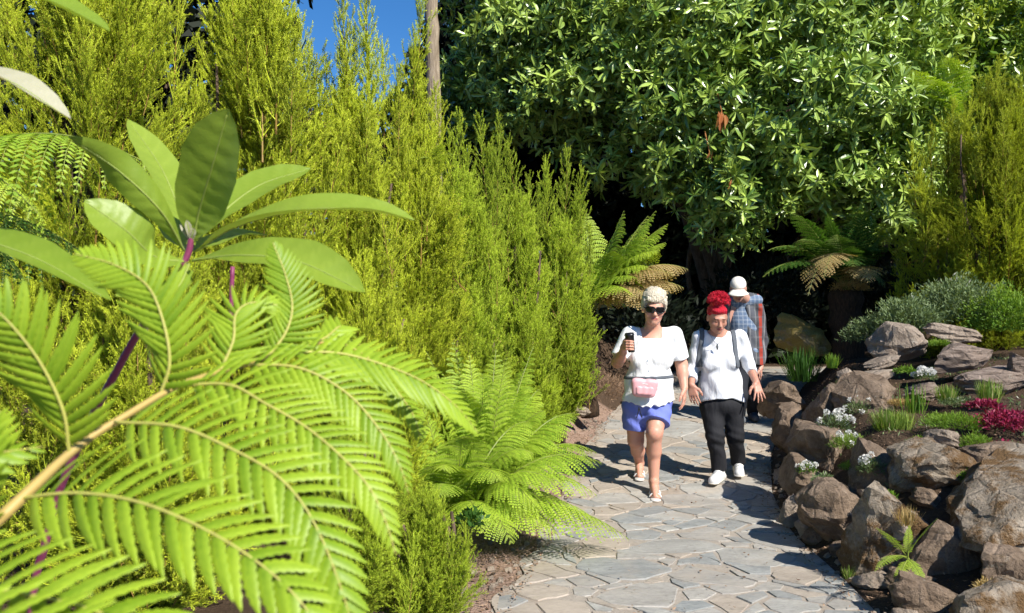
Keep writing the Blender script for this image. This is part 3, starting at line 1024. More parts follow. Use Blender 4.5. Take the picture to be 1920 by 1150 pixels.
lobesA = [LB(1060, 110, 13.0, 1.35), LB(985, 20, 14.4, 1.2), LB(1040, -120, 13.6, 1.6), LB(1200, 170, 12.6, 1.35), LB(1180, 0, 13.0, 1.7), LB(1340, 270, 12.0, 1.15), LB(1330, 90, 12.4, 1.6), LB(1360, -120, 13.0, 2.0),
          LB(1480, 200, 11.9, 1.45), LB(1590, 310, 11.9, 1.05), LB(1520, 20, 12.6, 1.7), LB(1370, 350, 11.7, .75), LB(905, 195, 14.4, .85), LB(1640, 200, 12.3, 1.2), LB(1200, -260, 14, 2.2), LB(1480, -260, 14, 2.3)]
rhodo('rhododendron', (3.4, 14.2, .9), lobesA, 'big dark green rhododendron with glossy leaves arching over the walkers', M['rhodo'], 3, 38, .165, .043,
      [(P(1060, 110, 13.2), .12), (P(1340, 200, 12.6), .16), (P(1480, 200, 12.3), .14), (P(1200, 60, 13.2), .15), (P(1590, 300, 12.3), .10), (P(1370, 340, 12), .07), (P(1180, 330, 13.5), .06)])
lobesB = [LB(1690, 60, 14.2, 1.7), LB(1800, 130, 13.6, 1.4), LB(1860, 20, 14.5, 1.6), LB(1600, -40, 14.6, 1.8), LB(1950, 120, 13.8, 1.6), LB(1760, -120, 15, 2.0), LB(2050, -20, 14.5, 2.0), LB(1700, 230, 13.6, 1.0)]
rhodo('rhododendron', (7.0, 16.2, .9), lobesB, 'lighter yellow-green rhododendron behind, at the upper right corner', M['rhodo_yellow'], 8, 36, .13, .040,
      [(P(1690, 60, 14.5), .12), (P(1860, 60, 14.6), .12), (P(1800, 130, 14), .1)])


def dead_cluster(u, v, Y, n, s, label):
    c = np.array(list(P(u, v, Y)))
    r = np.random.default_rng(u)
    B = c + r.normal(0, .02, (n, 3))
    D = np.array([0, -.25, -1.0]) + r.normal(0, .35, (n, 3))
    V, Fq, T = leaf_strips(B, D, r.normal(0, 1, (n, 3)) + [0, -1, 0], s * r.uniform(.7, 1.1, n), s * .3, .2, .5)
    mb = MB()
    mb.add(V, None, Fq, T)
    mb.tube([c + [0, .25, .3], c + [0, .1, .12], c], [.008, .006, .004], 5)
    obj('dead_leaf_cluster', mb.mesh('dead_leaf_cluster'), M['dead_leaf'], label=label, cat='dead leaves', group='dead leaf bunches in the rhododendron')


dead_cluster(1354, 212, 10.75, 9, .19, 'largest bunch of dead orange leaves hanging in the rhododendron')
dead_cluster(1330, 285, 10.9, 4, .09, 'small bunch of dead leaves just below the largest orange bunch')
dead_cluster(1372, 340, 10.9, 4, .09, 'lowest of the dead leaf bunches in the rhododendron, above the cap')


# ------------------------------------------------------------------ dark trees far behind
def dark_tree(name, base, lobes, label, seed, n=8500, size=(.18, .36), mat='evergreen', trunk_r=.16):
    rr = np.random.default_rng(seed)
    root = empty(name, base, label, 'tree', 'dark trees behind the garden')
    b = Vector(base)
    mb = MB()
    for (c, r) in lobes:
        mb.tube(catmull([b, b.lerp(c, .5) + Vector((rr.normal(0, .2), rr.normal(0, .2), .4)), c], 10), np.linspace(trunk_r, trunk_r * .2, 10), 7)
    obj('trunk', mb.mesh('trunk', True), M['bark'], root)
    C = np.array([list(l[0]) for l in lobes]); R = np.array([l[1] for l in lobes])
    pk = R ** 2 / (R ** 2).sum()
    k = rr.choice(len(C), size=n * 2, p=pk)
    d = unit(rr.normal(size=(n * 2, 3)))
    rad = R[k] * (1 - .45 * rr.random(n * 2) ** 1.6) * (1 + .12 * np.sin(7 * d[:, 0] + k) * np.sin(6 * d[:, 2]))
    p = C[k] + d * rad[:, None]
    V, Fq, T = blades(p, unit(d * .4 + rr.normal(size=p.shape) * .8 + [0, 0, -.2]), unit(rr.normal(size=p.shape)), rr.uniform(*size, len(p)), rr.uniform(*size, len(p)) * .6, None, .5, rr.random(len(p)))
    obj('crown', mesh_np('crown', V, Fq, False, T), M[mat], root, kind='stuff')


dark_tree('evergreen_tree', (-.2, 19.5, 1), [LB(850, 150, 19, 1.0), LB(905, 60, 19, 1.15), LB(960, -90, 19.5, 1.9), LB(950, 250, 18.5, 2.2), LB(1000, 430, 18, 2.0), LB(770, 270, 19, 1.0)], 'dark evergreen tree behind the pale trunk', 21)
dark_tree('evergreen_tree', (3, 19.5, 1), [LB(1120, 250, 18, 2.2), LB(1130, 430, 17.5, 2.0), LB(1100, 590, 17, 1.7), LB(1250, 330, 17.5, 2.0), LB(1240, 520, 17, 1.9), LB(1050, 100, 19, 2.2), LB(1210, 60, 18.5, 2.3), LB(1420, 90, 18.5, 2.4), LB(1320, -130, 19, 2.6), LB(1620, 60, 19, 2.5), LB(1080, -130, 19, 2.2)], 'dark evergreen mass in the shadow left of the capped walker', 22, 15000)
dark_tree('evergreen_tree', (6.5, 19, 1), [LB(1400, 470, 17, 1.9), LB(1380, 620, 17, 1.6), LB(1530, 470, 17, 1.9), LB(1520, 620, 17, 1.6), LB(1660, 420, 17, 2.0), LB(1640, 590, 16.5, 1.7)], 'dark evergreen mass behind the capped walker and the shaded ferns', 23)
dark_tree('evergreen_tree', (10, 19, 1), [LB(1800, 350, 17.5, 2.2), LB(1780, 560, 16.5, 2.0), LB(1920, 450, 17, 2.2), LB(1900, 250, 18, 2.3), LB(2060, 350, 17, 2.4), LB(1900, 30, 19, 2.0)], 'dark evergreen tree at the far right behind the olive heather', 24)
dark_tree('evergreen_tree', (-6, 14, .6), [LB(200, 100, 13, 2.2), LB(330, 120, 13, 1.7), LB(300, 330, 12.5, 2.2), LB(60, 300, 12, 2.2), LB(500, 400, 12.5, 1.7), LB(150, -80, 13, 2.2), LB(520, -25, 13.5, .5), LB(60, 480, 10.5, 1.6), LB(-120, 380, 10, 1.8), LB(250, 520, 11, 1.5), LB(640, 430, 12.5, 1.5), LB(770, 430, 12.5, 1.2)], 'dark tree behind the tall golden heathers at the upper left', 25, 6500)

mb = MB()
tb = P(812, 420, 15)
tb = P(812, 420, 12.3)
mb.tube(catmull([(tb.x + .1, 12.3, .4), (tb.x + .05, 12.3, 2.5), P(812, 150, 12.3), P(810, 0, 12.3), P(806, -160, 12.3), P(806, -500, 12.5)], 30) + np.random.default_rng(2).normal(0, .008, (30, 3)), np.linspace(.12, .07, 30), 12)
t_ = empty('tall_tree', (tb.x + .1, 12.3, .5), 'tall tree whose bare pale trunk stands beside the patch of sky', 'tree')
obj('trunk', mb.mesh('trunk', True), M['bark_pale'], t_)
rr = np.random.default_rng(77)
cp = np.array(list(P(790, -620, 12.7)))
kp = rr.normal(size=(2600, 3)); kp = cp + unit(kp) * (rr.random(2600) ** .4 * 1.7)[:, None] * [1.1, 1.1, .8]
V, Fq, T = blades(kp, rand_dirs(2600), rand_dirs(2600), .2, .1)
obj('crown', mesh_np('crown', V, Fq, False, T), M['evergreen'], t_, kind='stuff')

# ------------------------------------------------------------------ foreground broad-leaved shoot
def big_leaf(root, mid, width, normal, mat, cup=0.18, wave=0.03, prof=None, name='leaf', under=None):
    """a leaf along a 3-D midrib; width in metres; normal = upper side"""
    R, Cn = 54, 9
    line = catmull(mid, R)
    tan = unit(np.gradient(line, axis=0))
    no = np.array(list(normal), float)
    S = unit(np.cross(tan, no))
    N = np.cross(S, tan)
    s = np.linspace(0, 1, R)
    pr = np.interp(s, [0, .06, .2, .45, .68, .85, .95, 1], [.06, .14, .48, .88, 1, .74, .36, .02]) if prof is None else np.interp(s, *prof)
    V, T = [], []
    rr = random.random() * 6
    for i in range(R):
        for c in range(Cn):
            t = (c / (Cn - 1)) * 2 - 1
            w = width * .5 * pr[i]
            z = cup * w * t * t + wave * width * math.sin(s[i] * 11 + rr + (2 if t > 0 else 0)) * abs(t) ** 1.5 * pr[i]
            z -= .0011 * (1 - abs(t)) ** 4
            # veins: slight quilting
            z += .0009 * math.sin((s[i] * 68 - abs(t) * 5.5)) * (1 - abs(t)) * min(1, 8 * abs(t))
            V.append(line[i] + S[i] * w * t + N[i] * z)
            T.append(.42 + .15 * s[i] + .22 * max(0, math.sin(s[i] * 68 - abs(t) * 5.5 + .6)) ** 3)
    f = [(i * Cn + c, i * Cn + c + 1, (i + 1) * Cn + c + 1, (i + 1) * Cn + c) for i in range(R - 1) for c in range(Cn - 1)]
    o = obj(name, mesh_np(name, V, np.array(f), True, T), M[mat], root)
    mb = MB()
    k = R - 2
    mb.tube(line[:k] - N[:k] * .0008, np.linspace(.0016, .0004, k), 6)
    obj('midrib', mb.mesh('midrib', True), M['leaf_rib'], o)
    return o


wy = 1.08
wroot = empty('broad_leaved_shrub', (-.62, 1.25, H(-.62, 1.25)), 'rosette of big leaves on a purple stem in the left foreground', 'shrub')
mb = MB()
stem_pts = [P(360, 440, wy), P(352, 478, wy), P(330, 515, wy), P(268, 610, wy + .02), P(222, 690, wy + .05), P(150, 830, wy + .1), P(90, 1000, wy + .14), P(60, 1300, wy + .17), (-.62, 1.25, .05)]
mb.tube(catmull(stem_pts, 40), np.concatenate([np.linspace(.004, .0042, 12), np.linspace(.0042, .0065, 28)]), 10)
mb.tube(catmull([P(432, 640, wy + .35), P(434, 560, wy + .35), P(436, 500, wy + .35)], 8), .004, 6)
obj('stem', mb.mesh('stem', True), M['whorl_stem'], wroot)
obudl, uds = [], None
big_leaf(wroot, [P(362, 455, 1.08), P(372, 400, 1.065), P(398, 310, 1.03), P(428, 204, 1.0)], .082, (-.30, -.93, -.25), 'whorl')
big_leaf(wroot, [P(352, 448, 1.09), P(335, 390, 1.12), P(300, 310, 1.16), P(240, 224, 1.20)], .055, (.62, -.55, .5), 'whorl')
big_leaf(wroot, [P(345, 470, 1.07), P(300, 395, 1.02), P(220, 318, .99), P(128, 256, .97)], .040, (-.75, -.15, .75), 'whorl', cup=.4)
big_leaf(wroot, [P(372, 448, 1.09), P(420, 395, 1.13), P(490, 345, 1.17), P(582, 316, 1.2)], .058, (-.1, -.75, .65), 'whorl')
big_leaf(wroot, [P(368, 470, 1.07), P(440, 425, 1.04), P(560, 394, 1.02), P(680, 392, 1.02), P(778, 413, 1.03)], .056, (.1, -.40, .9), 'whorl', cup=.35)
big_leaf(wroot, [P(360, 488, 1.06), P(450, 478, 1.0), P(560, 490, .97), P(684, 548, .95)], .062, (.15, -.65, .75), 'whorl', cup=.3)
big_leaf(wroot, [P(345, 490, 1.07), P(290, 480, 1.03), P(235, 430, 1.0), P(158, 376, .99)], .060, (.25, -.72, .62), 'whorl')
big_leaf(wroot, [P(358, 470, 1.09), P(385, 460, 1.12), P(440, 440, 1.18), P(500, 440, 1.24)], .040, (0, -.5, .8), 'whorl')
big_leaf(wroot, [P(350, 470, 1.10), P(330, 440, 1.16), P(310, 400, 1.22)], .036, (.2, -.7, .6), 'whorl')
big_leaf(wroot, [P(355, 495, 1.08), P(330, 540, 1.05), P(270, 560, 1.02), P(215, 555, 1.0)], .05, (.1, -.3, .9), 'whorl')
for a in range(6):   # buds at the shoot tip
    big_leaf(wroot, [P(358, 455, 1.08), P(358 + 9 * math.cos(a), 436 - 5 * math.sin(a), 1.08 + .01 * math.sin(a * 2)), P(358 + 20 * math.cos(a), 420 - 8 * math.sin(a), 1.08 + .015 * math.sin(a * 2))], .008, (.3, -.8, .4), 'whorl_pale', name='bud_scale')

w2 = empty('broad_leaved_shrub', (-.95, 1.05, H(-.95, 1.05)), 'neighbouring broad-leaved shrub, its leaves reaching in from the left edge', 'shrub')
mb = MB()
mb.tube(catmull([(-.95, 1.05, .02), (-.9, 1.05, .8), P(-190, 480, 1.02), P(-170, 300, 1.0), P(-170, 90, .95), P(-120, -140, .95)], 30), np.linspace(.014, .005, 30), 9)
obj('stem', mb.mesh('stem', True), M['whorl_stem'], w2)
big_leaf(w2, [P(-185, 440, 1.02), P(-80, 440, .99), P(60, 480, .95), P(208, 563, .92)], .046, (.1, -.45, .85), 'whorl', cup=.4)
big_leaf(w2, [P(-170, 120, .96), P(-90, 120, .93), P(20, 152, .90), P(132, 222, .88)], .043, (.55, -.35, .75), 'whorl_pale', cup=.35)
big_leaf(w2, [P(-120, -140, .95), P(-40, -60, .92), P(90, 0, .9), P(205, 58, .88)], .052, (.3, -.3, .9), 'whorl', cup=.3)


# ------------------------------------------------------------------ foreground tree fern frond
def pinnule_mesh(k, mirror):
    """unit leaflet: x along 0..1, y width, z up; toothed edge, curled"""
    r = np.random.default_rng(400 + k)
    R = 15
    V, T = [], []
    sg = -1 if mirror else 1
    for i in range(R):
        s = i / (R - 1)
        w = .130 * np.interp(s, [0, .05, .3, .6, .85, 1], [.7, .95, 1.0, .84, .5, .03])
        tooth = 1 + (.15 if i % 2 else -.15) * (s > .06)
        yb = sg * .16 * s ** 2                      # sweeps towards the pinna tip
        zb = -.13 * s ** 2.2
        for t in (-1, -.5, 0, .5, 1):
            V.append((s, yb + t * w * (tooth if abs(t) == 1 else 1), zb - .045 * t * t * (1 - .4 * s) + .016 * (1 - abs(t)) * 0 - (.018 if t == 0 else 0)))
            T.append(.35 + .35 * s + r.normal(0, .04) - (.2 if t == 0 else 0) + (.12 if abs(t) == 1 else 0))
    f = [(i * 5 + c, i * 5 + c + 1, (i + 1) * 5 + c + 1, (i + 1) * 5 + c) for i in range(R - 1) for c in range(4)]
    return np.array(V), np.array(f), np.array(T)


PIN = {}
for k in range(3):
    for mi in (0, 1):
        V, f, T = pinnule_mesh(k, mi)
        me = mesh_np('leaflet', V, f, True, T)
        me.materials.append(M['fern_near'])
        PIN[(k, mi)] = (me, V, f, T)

froot = empty('tree_fern', (-.72, .35, H(-.72, .35)), 'big bright green fern frond close to the camera, filling the lower left', 'tree fern')
rach = [(-.72, .35, .02), (-.66, .36, .6), P(-260, 1190, .50), P(-20, 990, .52), P(142, 841, .57), P(247, 773, .60), P(327, 727, .63), P(395, 702, .66), P(480, 677, .70), P(570, 650, .75), P(640, 640, .80), P(700, 655, .86)]
mb = MB()
mb.tube(catmull(rach, 60), np.concatenate([np.linspace(.007, .0026, 24), np.linspace(.0026, .0008, 36)]), 9)
obj('stalk', mb.mesh('stalk', True), M['rachis'], froot)
# (midrib points u,v,Y), longest leaflet px, count per side, normal, as objects?
PINNAE = [
    ('L0', [(-170, 1060, .47), (0, 1105, .45), (180, 1146, .44), (420, 1260, .43)], 165, 15, (.12, -.72, .68), True),
    ('L1', [(30, 935, .535), (150, 925, .52), (280, 948, .505), (432, 1020, .49), (555, 1119, .48), (650, 1260, .475)], 145, 21, (.12, -.74, .66), True),
    ('L2', [(215, 792, .585), (330, 800, .57), (432, 841, .56), (525, 897, .55), (590, 983, .54), (648, 1130, .53), (680, 1270, .53)], 118, 25, (.14, -.74, .64), True),
    ('L3', [(345, 722, .635), (430, 722, .63), (494, 755, .62), (586, 810, .61), (679, 897, .60), (720, 970, .595), (742, 1040, .59)], 100, 25, (.16, -.74, .64), True),
    ('L4', [(455, 684, .69), (560, 690, .69), (648, 736, .69), (710, 804, .685), (748, 870, .68), (766, 925, .68)], 80, 24, (.18, -.72, .64), True),
    ('L5', [(540, 660, .73), (650, 665, .75), (772, 705, .77), (850, 757, .785), (897, 812, .80)], 84, 24, (.2, -.62, .72), False),
    ('L6', [(640, 642, .80), (700, 680, .82), (770, 770, .83), (790, 830, .83)], 55, 20, (.2, -.62, .7), False),
    ('U0', [(-60, 1005, .51), (-70, 930, .50), (-60, 850, .50), (-40, 760, .50)], 110, 10, (-.1, -.9, .35), True),
    ('U1', [(130, 850, .565), (118, 770, .56), (75, 680, .555), (12, 600, .55), (-60, 540, .55)], 128, 18, (-.2, -.88, .4), True),
    ('U2', [(300, 742, .62), (318, 680, .62), (305, 600, .625), (275, 535, .63), (215, 497, .635), (140, 476, .64)], 102, 22, (-.15, -.88, .42), True),
    ('U3', [(412, 698, .67), (437, 640, .68), (442, 590, .69), (470, 568, .70), (520, 572, .71)], 80, 17, (.05, -.88, .42), False),
    ('U4', [(500, 672, .71), (535, 625, .72), (548, 575, .73), (535, 515, .74), (512, 456, .75)], 68, 22, (.15, -.88, .42), False),
    ('U5', [(575, 650, .76), (612, 632, .78), (640, 612, .80), (655, 640, .83)], 46, 12, (.1, -.8, .55), False),
    ('L9', [(-160, 1150, .43), (0, 1190, .42), (180, 1232, .41), (420, 1330, .40)], 150, 12, (.12, -.72, .68), True),
    ('U9', [(-30, 960, .53), (-40, 900, .54), (-30, 840, .545), (0, 770, .55)], 90, 10, (-.1, -.9, .35), True),
    ('B0', [(-200, 1010, .49), (-150, 880, .5), (-40, 855, .52), (80, 838, .55)], 90, 9, (-.2, -.85, .5), True),
]
ALL, PN = [], []
for (nm, mid, lpx, cnt, nrm, as_obj) in PINNAE:
    line = catmull([P(*m) for m in mid], 60)
    seg = np.concatenate([[0], np.cumsum(np.linalg.norm(np.diff(line, axis=0), axis=1))])
    tot = seg[-1]
    mb = MB()
    mb.tube(line, np.linspace(.00125, .0004, 60), 7, .5)
    tan = unit(np.gradient(line, axis=0))
    no = unit(np.array(nrm, float))
    cnt = int(cnt * 1.05)
    for i in range(cnt):
        s = (.03 + .97 * (i + .35) / cnt)
        at = s * tot
        j = min(58, np.searchsorted(seg, at) - 1) if at > 0 else 0
        fct = (at - seg[j]) / (seg[j + 1] - seg[j] + 1e-9)
        p = line[j] * (1 - fct) + line[j + 1] * fct
        T = tan[j]
        S = unit(np.cross(T, no))
        N = np.cross(S, T)
        L = 1.08 * lpx / F * p[1] * np.interp(s, [0, .12, .35, .6, .85, 1], [.72, .95, 1, .84, .45, .12])
        for sg in (-1, 1):
            ang = math.radians(64 - 22 * s + random.gauss(0, 2.5))
            d = T * math.cos(ang) + S * sg * math.sin(ang)
            n2 = unit(N + S * sg * .30 + T * (random.gauss(0, .14) - .25))
            ydir = np.cross(n2, d)
            ydir = unit(ydir)
            n2 = np.cross(d, ydir)
            mir = 0 if (ydir @ T) > 0 else 1
            kk = random.randrange(3)
            me, Vp, fp, Tp = PIN[(kk, mir)]
            wsc = np.interp(s, [0, .7, 1], [1.0, .9, 1.25]) * (tot / cnt / (L * .26 + 1e-6) * .84)
            wsc = min(max(wsc, .5), 1.3)
            Rm = np.stack([d, ydir * wsc, n2], -1) * L
            ALL.append((L, len(PN), me, Rm, p, Vp, fp, Tp))
    pin = obj('pinna', mb.mesh('pinna', True), M['rachis_near'], froot)
    PN.append(pin)
# the 300 largest leaflets are objects of their own; the small rest of each pinna is one piece
ALL.sort(key=lambda a: -a[0])
rest = {}
for n_, (L, k, me, Rm, p, Vp, fp, Tp) in enumerate(ALL):
    if n_ < 300:
        o = obj('leaflet', me, None, PN[k])
        o.matrix_basis = Matrix([[*Rm[0], p[0]], [*Rm[1], p[1]], [*Rm[2], p[2]], [0, 0, 0, 1]])
    else:
        rest.setdefault(k, MB()).add(Vp @ Rm.T + p, None, fp, Tp)
for k, mb in rest.items():
    obj('leaflet_tip', mb.mesh('leaflet_tip', True), M['fern_near'], PN[k], kind='stuff')

# ------------------------------------------------------------------ rockery
import bmesh
_bm = bmesh.new()
bmesh.ops.create_icosphere(_bm, subdivisions=5, radius=1.0)
ICO_V = np.array([v.co[:] for v in _bm.verts])
ICO_F = np.array([[v.index for v in f.verts] for f in _bm.faces])
_bm.free()
_bm = bmesh.new()
bmesh.ops.create_icosphere(_bm, subdivisions=4, radius=1.0)
ICO4_V = np.array([v.co[:] for v in _bm.verts])
ICO4_F = np.array([[v.index for v in f.verts] for f in _bm.faces])
_bm.free()


def fbm(p, sc, seed, octv=4):
    out = np.zeros(len(p))
    a, f = 1.0, sc
    for o in range(octv):
        out += a * np.array([mnoise.noise((x * f + seed * 3.7, y * f + seed * 1.3, z * f - seed)) for x, y, z in p])
        a *= .5
        f *= 2.1
    return out


def rock(u, v, Y, size, rot, mat, seed, label, facets=17, group='rockery stones', name='boulder', rough=.055, hi=False, box=1.35):
    """centre seen at u,v at depth Y; size = half extents in metres"""
    r = np.random.default_rng(seed)
    Vb, Fb = (ICO_V, ICO_F) if hi else (ICO4_V, ICO4_F)
    p = Vb.copy()
    # square up a little, then cut with planes for broken faces
    m = np.abs(p).max(1, keepdims=True)
    p = p * (1 - box * .5) + p / m * (box * .5)
    nrms = unit(np.vstack([r.normal(size=(facets, 3)), [[.2, -.2, 1]], [[-.3, -1, .2]]]))
    for n_, off in zip(nrms, np.append(r.uniform(.50, .86, facets), [.72, .8])):
        d = p @ n_ - off
        p -= np.where(d > 0, d, 0)[:, None] * n_ * .94
    p = p * (1 + (rough * 1.5) * fbm(p, 1.6, seed, 2)[:, None])
    p = p + (rough * .9) * fbm(p, 5, seed + 9, 3)[:, None] * unit(p)
    st_ = np.sin((p @ unit(np.array([.25, -.1, 1.0]))) * 16 + 2.5 * fbm(p, 1.2, seed + 4, 1))
    p[:, :2] *= (1 + .035 * np.sign(st_) * np.abs(st_) ** .4)[:, None]
    c = P(u, v, Y)
    R = np.array(Quaternion((0, 0, 1), math.radians(rot[2])).to_matrix() @ Quaternion((1, 0, 0), math.radians(rot[0])).to_matrix() @ Quaternion((0, 1, 0), math.radians(rot[1])).to_matrix())
    p = (p * np.array(size) * 1.22) @ R.T
    o = obj(name, mesh_np(name, p, Fb, False), M[mat], label=label, cat='rock', group=group)
    o.data.polygons.foreach_set('use_smooth', np.ones(len(o.data.polygons), bool))
    try:
        o.data.set_sharp_from_angle(angle=math.radians(17))
    except Exception:
        pass
    o.location = c
    return o


# u, v, Y, half size, rotation, material, seed, label
ROCKS = [
    (1655, 1000, 5.05, (.235, .22, .31), (0, 6, -18), 'rock_moss', 1, 'upright mossy brown boulder at the path edge above the small fern'),
    (1742, 880, 5.55, (.27, .27, .27), (8, -6, 30), 'rock_moss', 2, 'angular boulder with a dark split face and a mossy sunlit right side'),
    (1762, 822, 5.75, (.11, .12, .075), (0, 12, 20), 'rock_grey', 3, 'small grey rock perched on top of the angular split boulder'),
    (1560, 955, 5.75, (.20, .27, .25), (0, -8, -20), 'rock_brown', 4, 'rounded shaded brown rock left of the upright mossy boulder'),
    (1482, 958, 6.15, (.075, .06, .115), (0, 14, 10), 'rock_grey', 5, 'small leaning slab standing at the path edge'),
    (1508, 985, 5.85, (.065, .06, .085), (0, 4, 60), 'rock_grey', 6, 'small upright stone beside the leaning slab at the path edge'),
    (1890, 960, 4.85, (.44, .38, .17), (6, -14, 15), 'rock_moss', 7, 'broad sloping rock with mossy sunlit top at the right edge'),
    (1800, 1070, 4.85, (.30, .22, .30), (0, 0, 25), 'rock_brown', 8, 'dark shaded rock face right of the small fern'),
    (1900, 1075, 4.6, (.30, .22, .20), (10, 8, 50), 'rock_brown', 9, 'dark rock under the broad sloping one at the right edge'),
    (1880, 1140, 4.15, (.22, .18, .15), (0, -5, 70), 'rock_moss', 10, 'mossy rock in the bottom right corner'),
    (1745, 1135, 4.45, (.24, .16, .14), (0, 4, 15), 'rock_brown', 11, 'shaded low rock at the bottom, left of the corner rock'),
    (1692, 1000, 4.85, (.05, .05, .05), (0, 20, 0), 'rock_grey', 12, 'little pale stone wedged beside the small fern'),
    (1632, 708, 7.45, (.22, .20, .055), (4, -12, -18), 'rock_grey', 13, 'flat pale slab lying on the rockery edge beside the white flowers'),
    (1583, 705, 7.7, (.07, .07, .085), (0, 5, 30), 'rock_grey', 14, 'small blocky stone at the left end of the flat pale slab'),
    (1690, 645, 8.0, (.27, .24, .20), (0, -14, 30), 'rock_grey', 15, 'dark pointed boulder at the back of the rockery'),
    (1795, 628, 8.2, (.27, .20, .10), (0, 4, 0), 'rock_grey', 16, 'broad sunlit rock crowning the back of the rockery'),
    (1805, 672, 7.6, (.27, .2, .15), (0, -4, 12), 'rock_layer', 17, 'layered purplish rock below the crowning rock'),
    (1860, 712, 7.0, (.33, .2, .115), (0, -7, 8), 'rock_layer', 18, 'long dark layered slab running off the right edge'),
    (1912, 690, 6.9, (.085, .1, .12), (0, 8, 20), 'rock_layer', 19, 'pinkish block at the right edge on the layered slab'),
    (1728, 735, 7.0, (.16, .14, .07), (5, -6, -10), 'rock_layer', 20, 'low layered rock behind the white flowers and grass'),
    (1555, 775, 7.4, (.20, .32, .28), (0, -6, -14), 'rock_brown', 21, 'dark brown rock under the flat pale slab'),
    (1482, 800, 7.7, (.15, .26, .22), (0, 8, -16), 'rock_brown', 22, 'shaded rock at the path edge below the white flowers, beside the spread hand'),
    (1535, 842, 6.7, (.20, .30, .25), (0, -5, -10), 'rock_brown', 23, 'shaded rock in the path-side bank below the flower clumps'),
    (1502, 905, 6.4, (.13, .22, .17), (0, -5, -8), 'rock_brown', 24, 'small shaded rock at the foot of the lowest white flowers'),
    (1640, 885, 5.95, (.20, .28, .22), (0, 6, -12), 'rock_brown', 25, 'dark rock behind the upright mossy boulder, under white flowers'),
    (1660, 680, 7.75, (.15, .12, .05), (0, -22, -10), 'rock_grey', 26, 'narrow tilted slab leaning on the dark pointed boulder'),
    (1505, 635, 11.2, (.38, .3, .28), (0, 3, 20), 'rock_yellow', 27, 'yellow mossy boulder beside the capped walker'),
    (1880, 865, 5.5, (.30, .22, .13), (0, 5, 10), 'rock_brown', 28, 'shaded rock below the maroon plant'),
    (1700, 1095, 4.75, (.15, .12, .09), (0, 0, 40), 'rock_brown', 29, 'low rock in the shade under the small fern'),
    (1090, 772, 9.0, (.09, .08, .06), (0, 0, 20), 'rock_grey', 30, 'small grey stone on the soil bank left of the cup-holding walker'),
    (1456, 745, 8.9, (.16, .26, .20), (0, 0, 20), 'rock_brown', 31, 'dark rock edging the shaded path behind the spread hand'),
    (1620, 750, 7.1, (.24, .22, .20), (0, 0, -20), 'rock_brown', 32, 'dark rock directly under the flat slab, behind the grass tuft'),
]
SHORT = {1: 'upright mossy boulder', 2: 'angular split boulder', 4: 'rounded shaded brown rock', 5: 'leaning slab at the path edge', 6: 'upright stone at the path edge', 7: 'broad sloping mossy rock',
         13: 'flat pale slab', 14: 'blocky stone by the flat slab', 15: 'dark pointed boulder', 21: 'dark rock under the flat slab', 22: 'shaded rock beside the spread hand', 23: 'shaded rock below the flower clumps',
         24: 'rock at the lowest white flowers', 25: 'dark rock under the cleft flowers', 31: 'dark rock behind the spread hand', 29: 'low rock under the small fern', 11: 'low rock at the bottom', 8: 'dark rock face by the small fern'}
rf = np.random.default_rng(55)
used_lab, MAIN = set(), [a for a in ROCKS if a[6] in SHORT]
for k in range(34):
    y = rf.uniform(4.3, 9.5)
    x = float(xr(y)) + abs(rf.normal(.18, .22)) + .05
    z = H(x, y)
    s_ = rf.uniform(.05, .12)
    u_ = 960 + x / y * F
    v_ = 575 + (CAMH - z) / y * F
    mi = rf.integers(3)
    size_, rot_ = (s_, s_ * rf.uniform(.7, 1.1), s_ * rf.uniform(.5, .9)), (rf.uniform(-20, 20), rf.uniform(-20, 20), rf.uniform(0, 180))
    lab = None
    for a in sorted(MAIN, key=lambda a: math.hypot((a[0] - u_), (a[1] - v_)))[:3]:
        du, dy = (u_ - a[0]) / F * y, (y - a[2])
        rel = ('just right of' if du > 0 else 'just left of') if abs(du) > abs(dy) else ('just behind' if dy > 0 else 'just in front of')
        if (a[6], rel) not in used_lab:
            used_lab.add((a[6], rel))
            lab = 'small rough %s stone %s the %s' % (['brown', 'grey', 'mossy'][mi], rel, SHORT[a[6]])
            break
    if lab:
        ROCKS.append((u_, v_, y, size_, rot_, ['rock_brown', 'rock_grey', 'rock_moss'][mi], 100 + k, lab))
for a in ROCKS:
    rock(*a, hi=a[6] in (1, 2, 7))


# ------------------------------------------------------------------ alpine plants
def on_ground(u, v, Y):
    return P(u, v, Y)


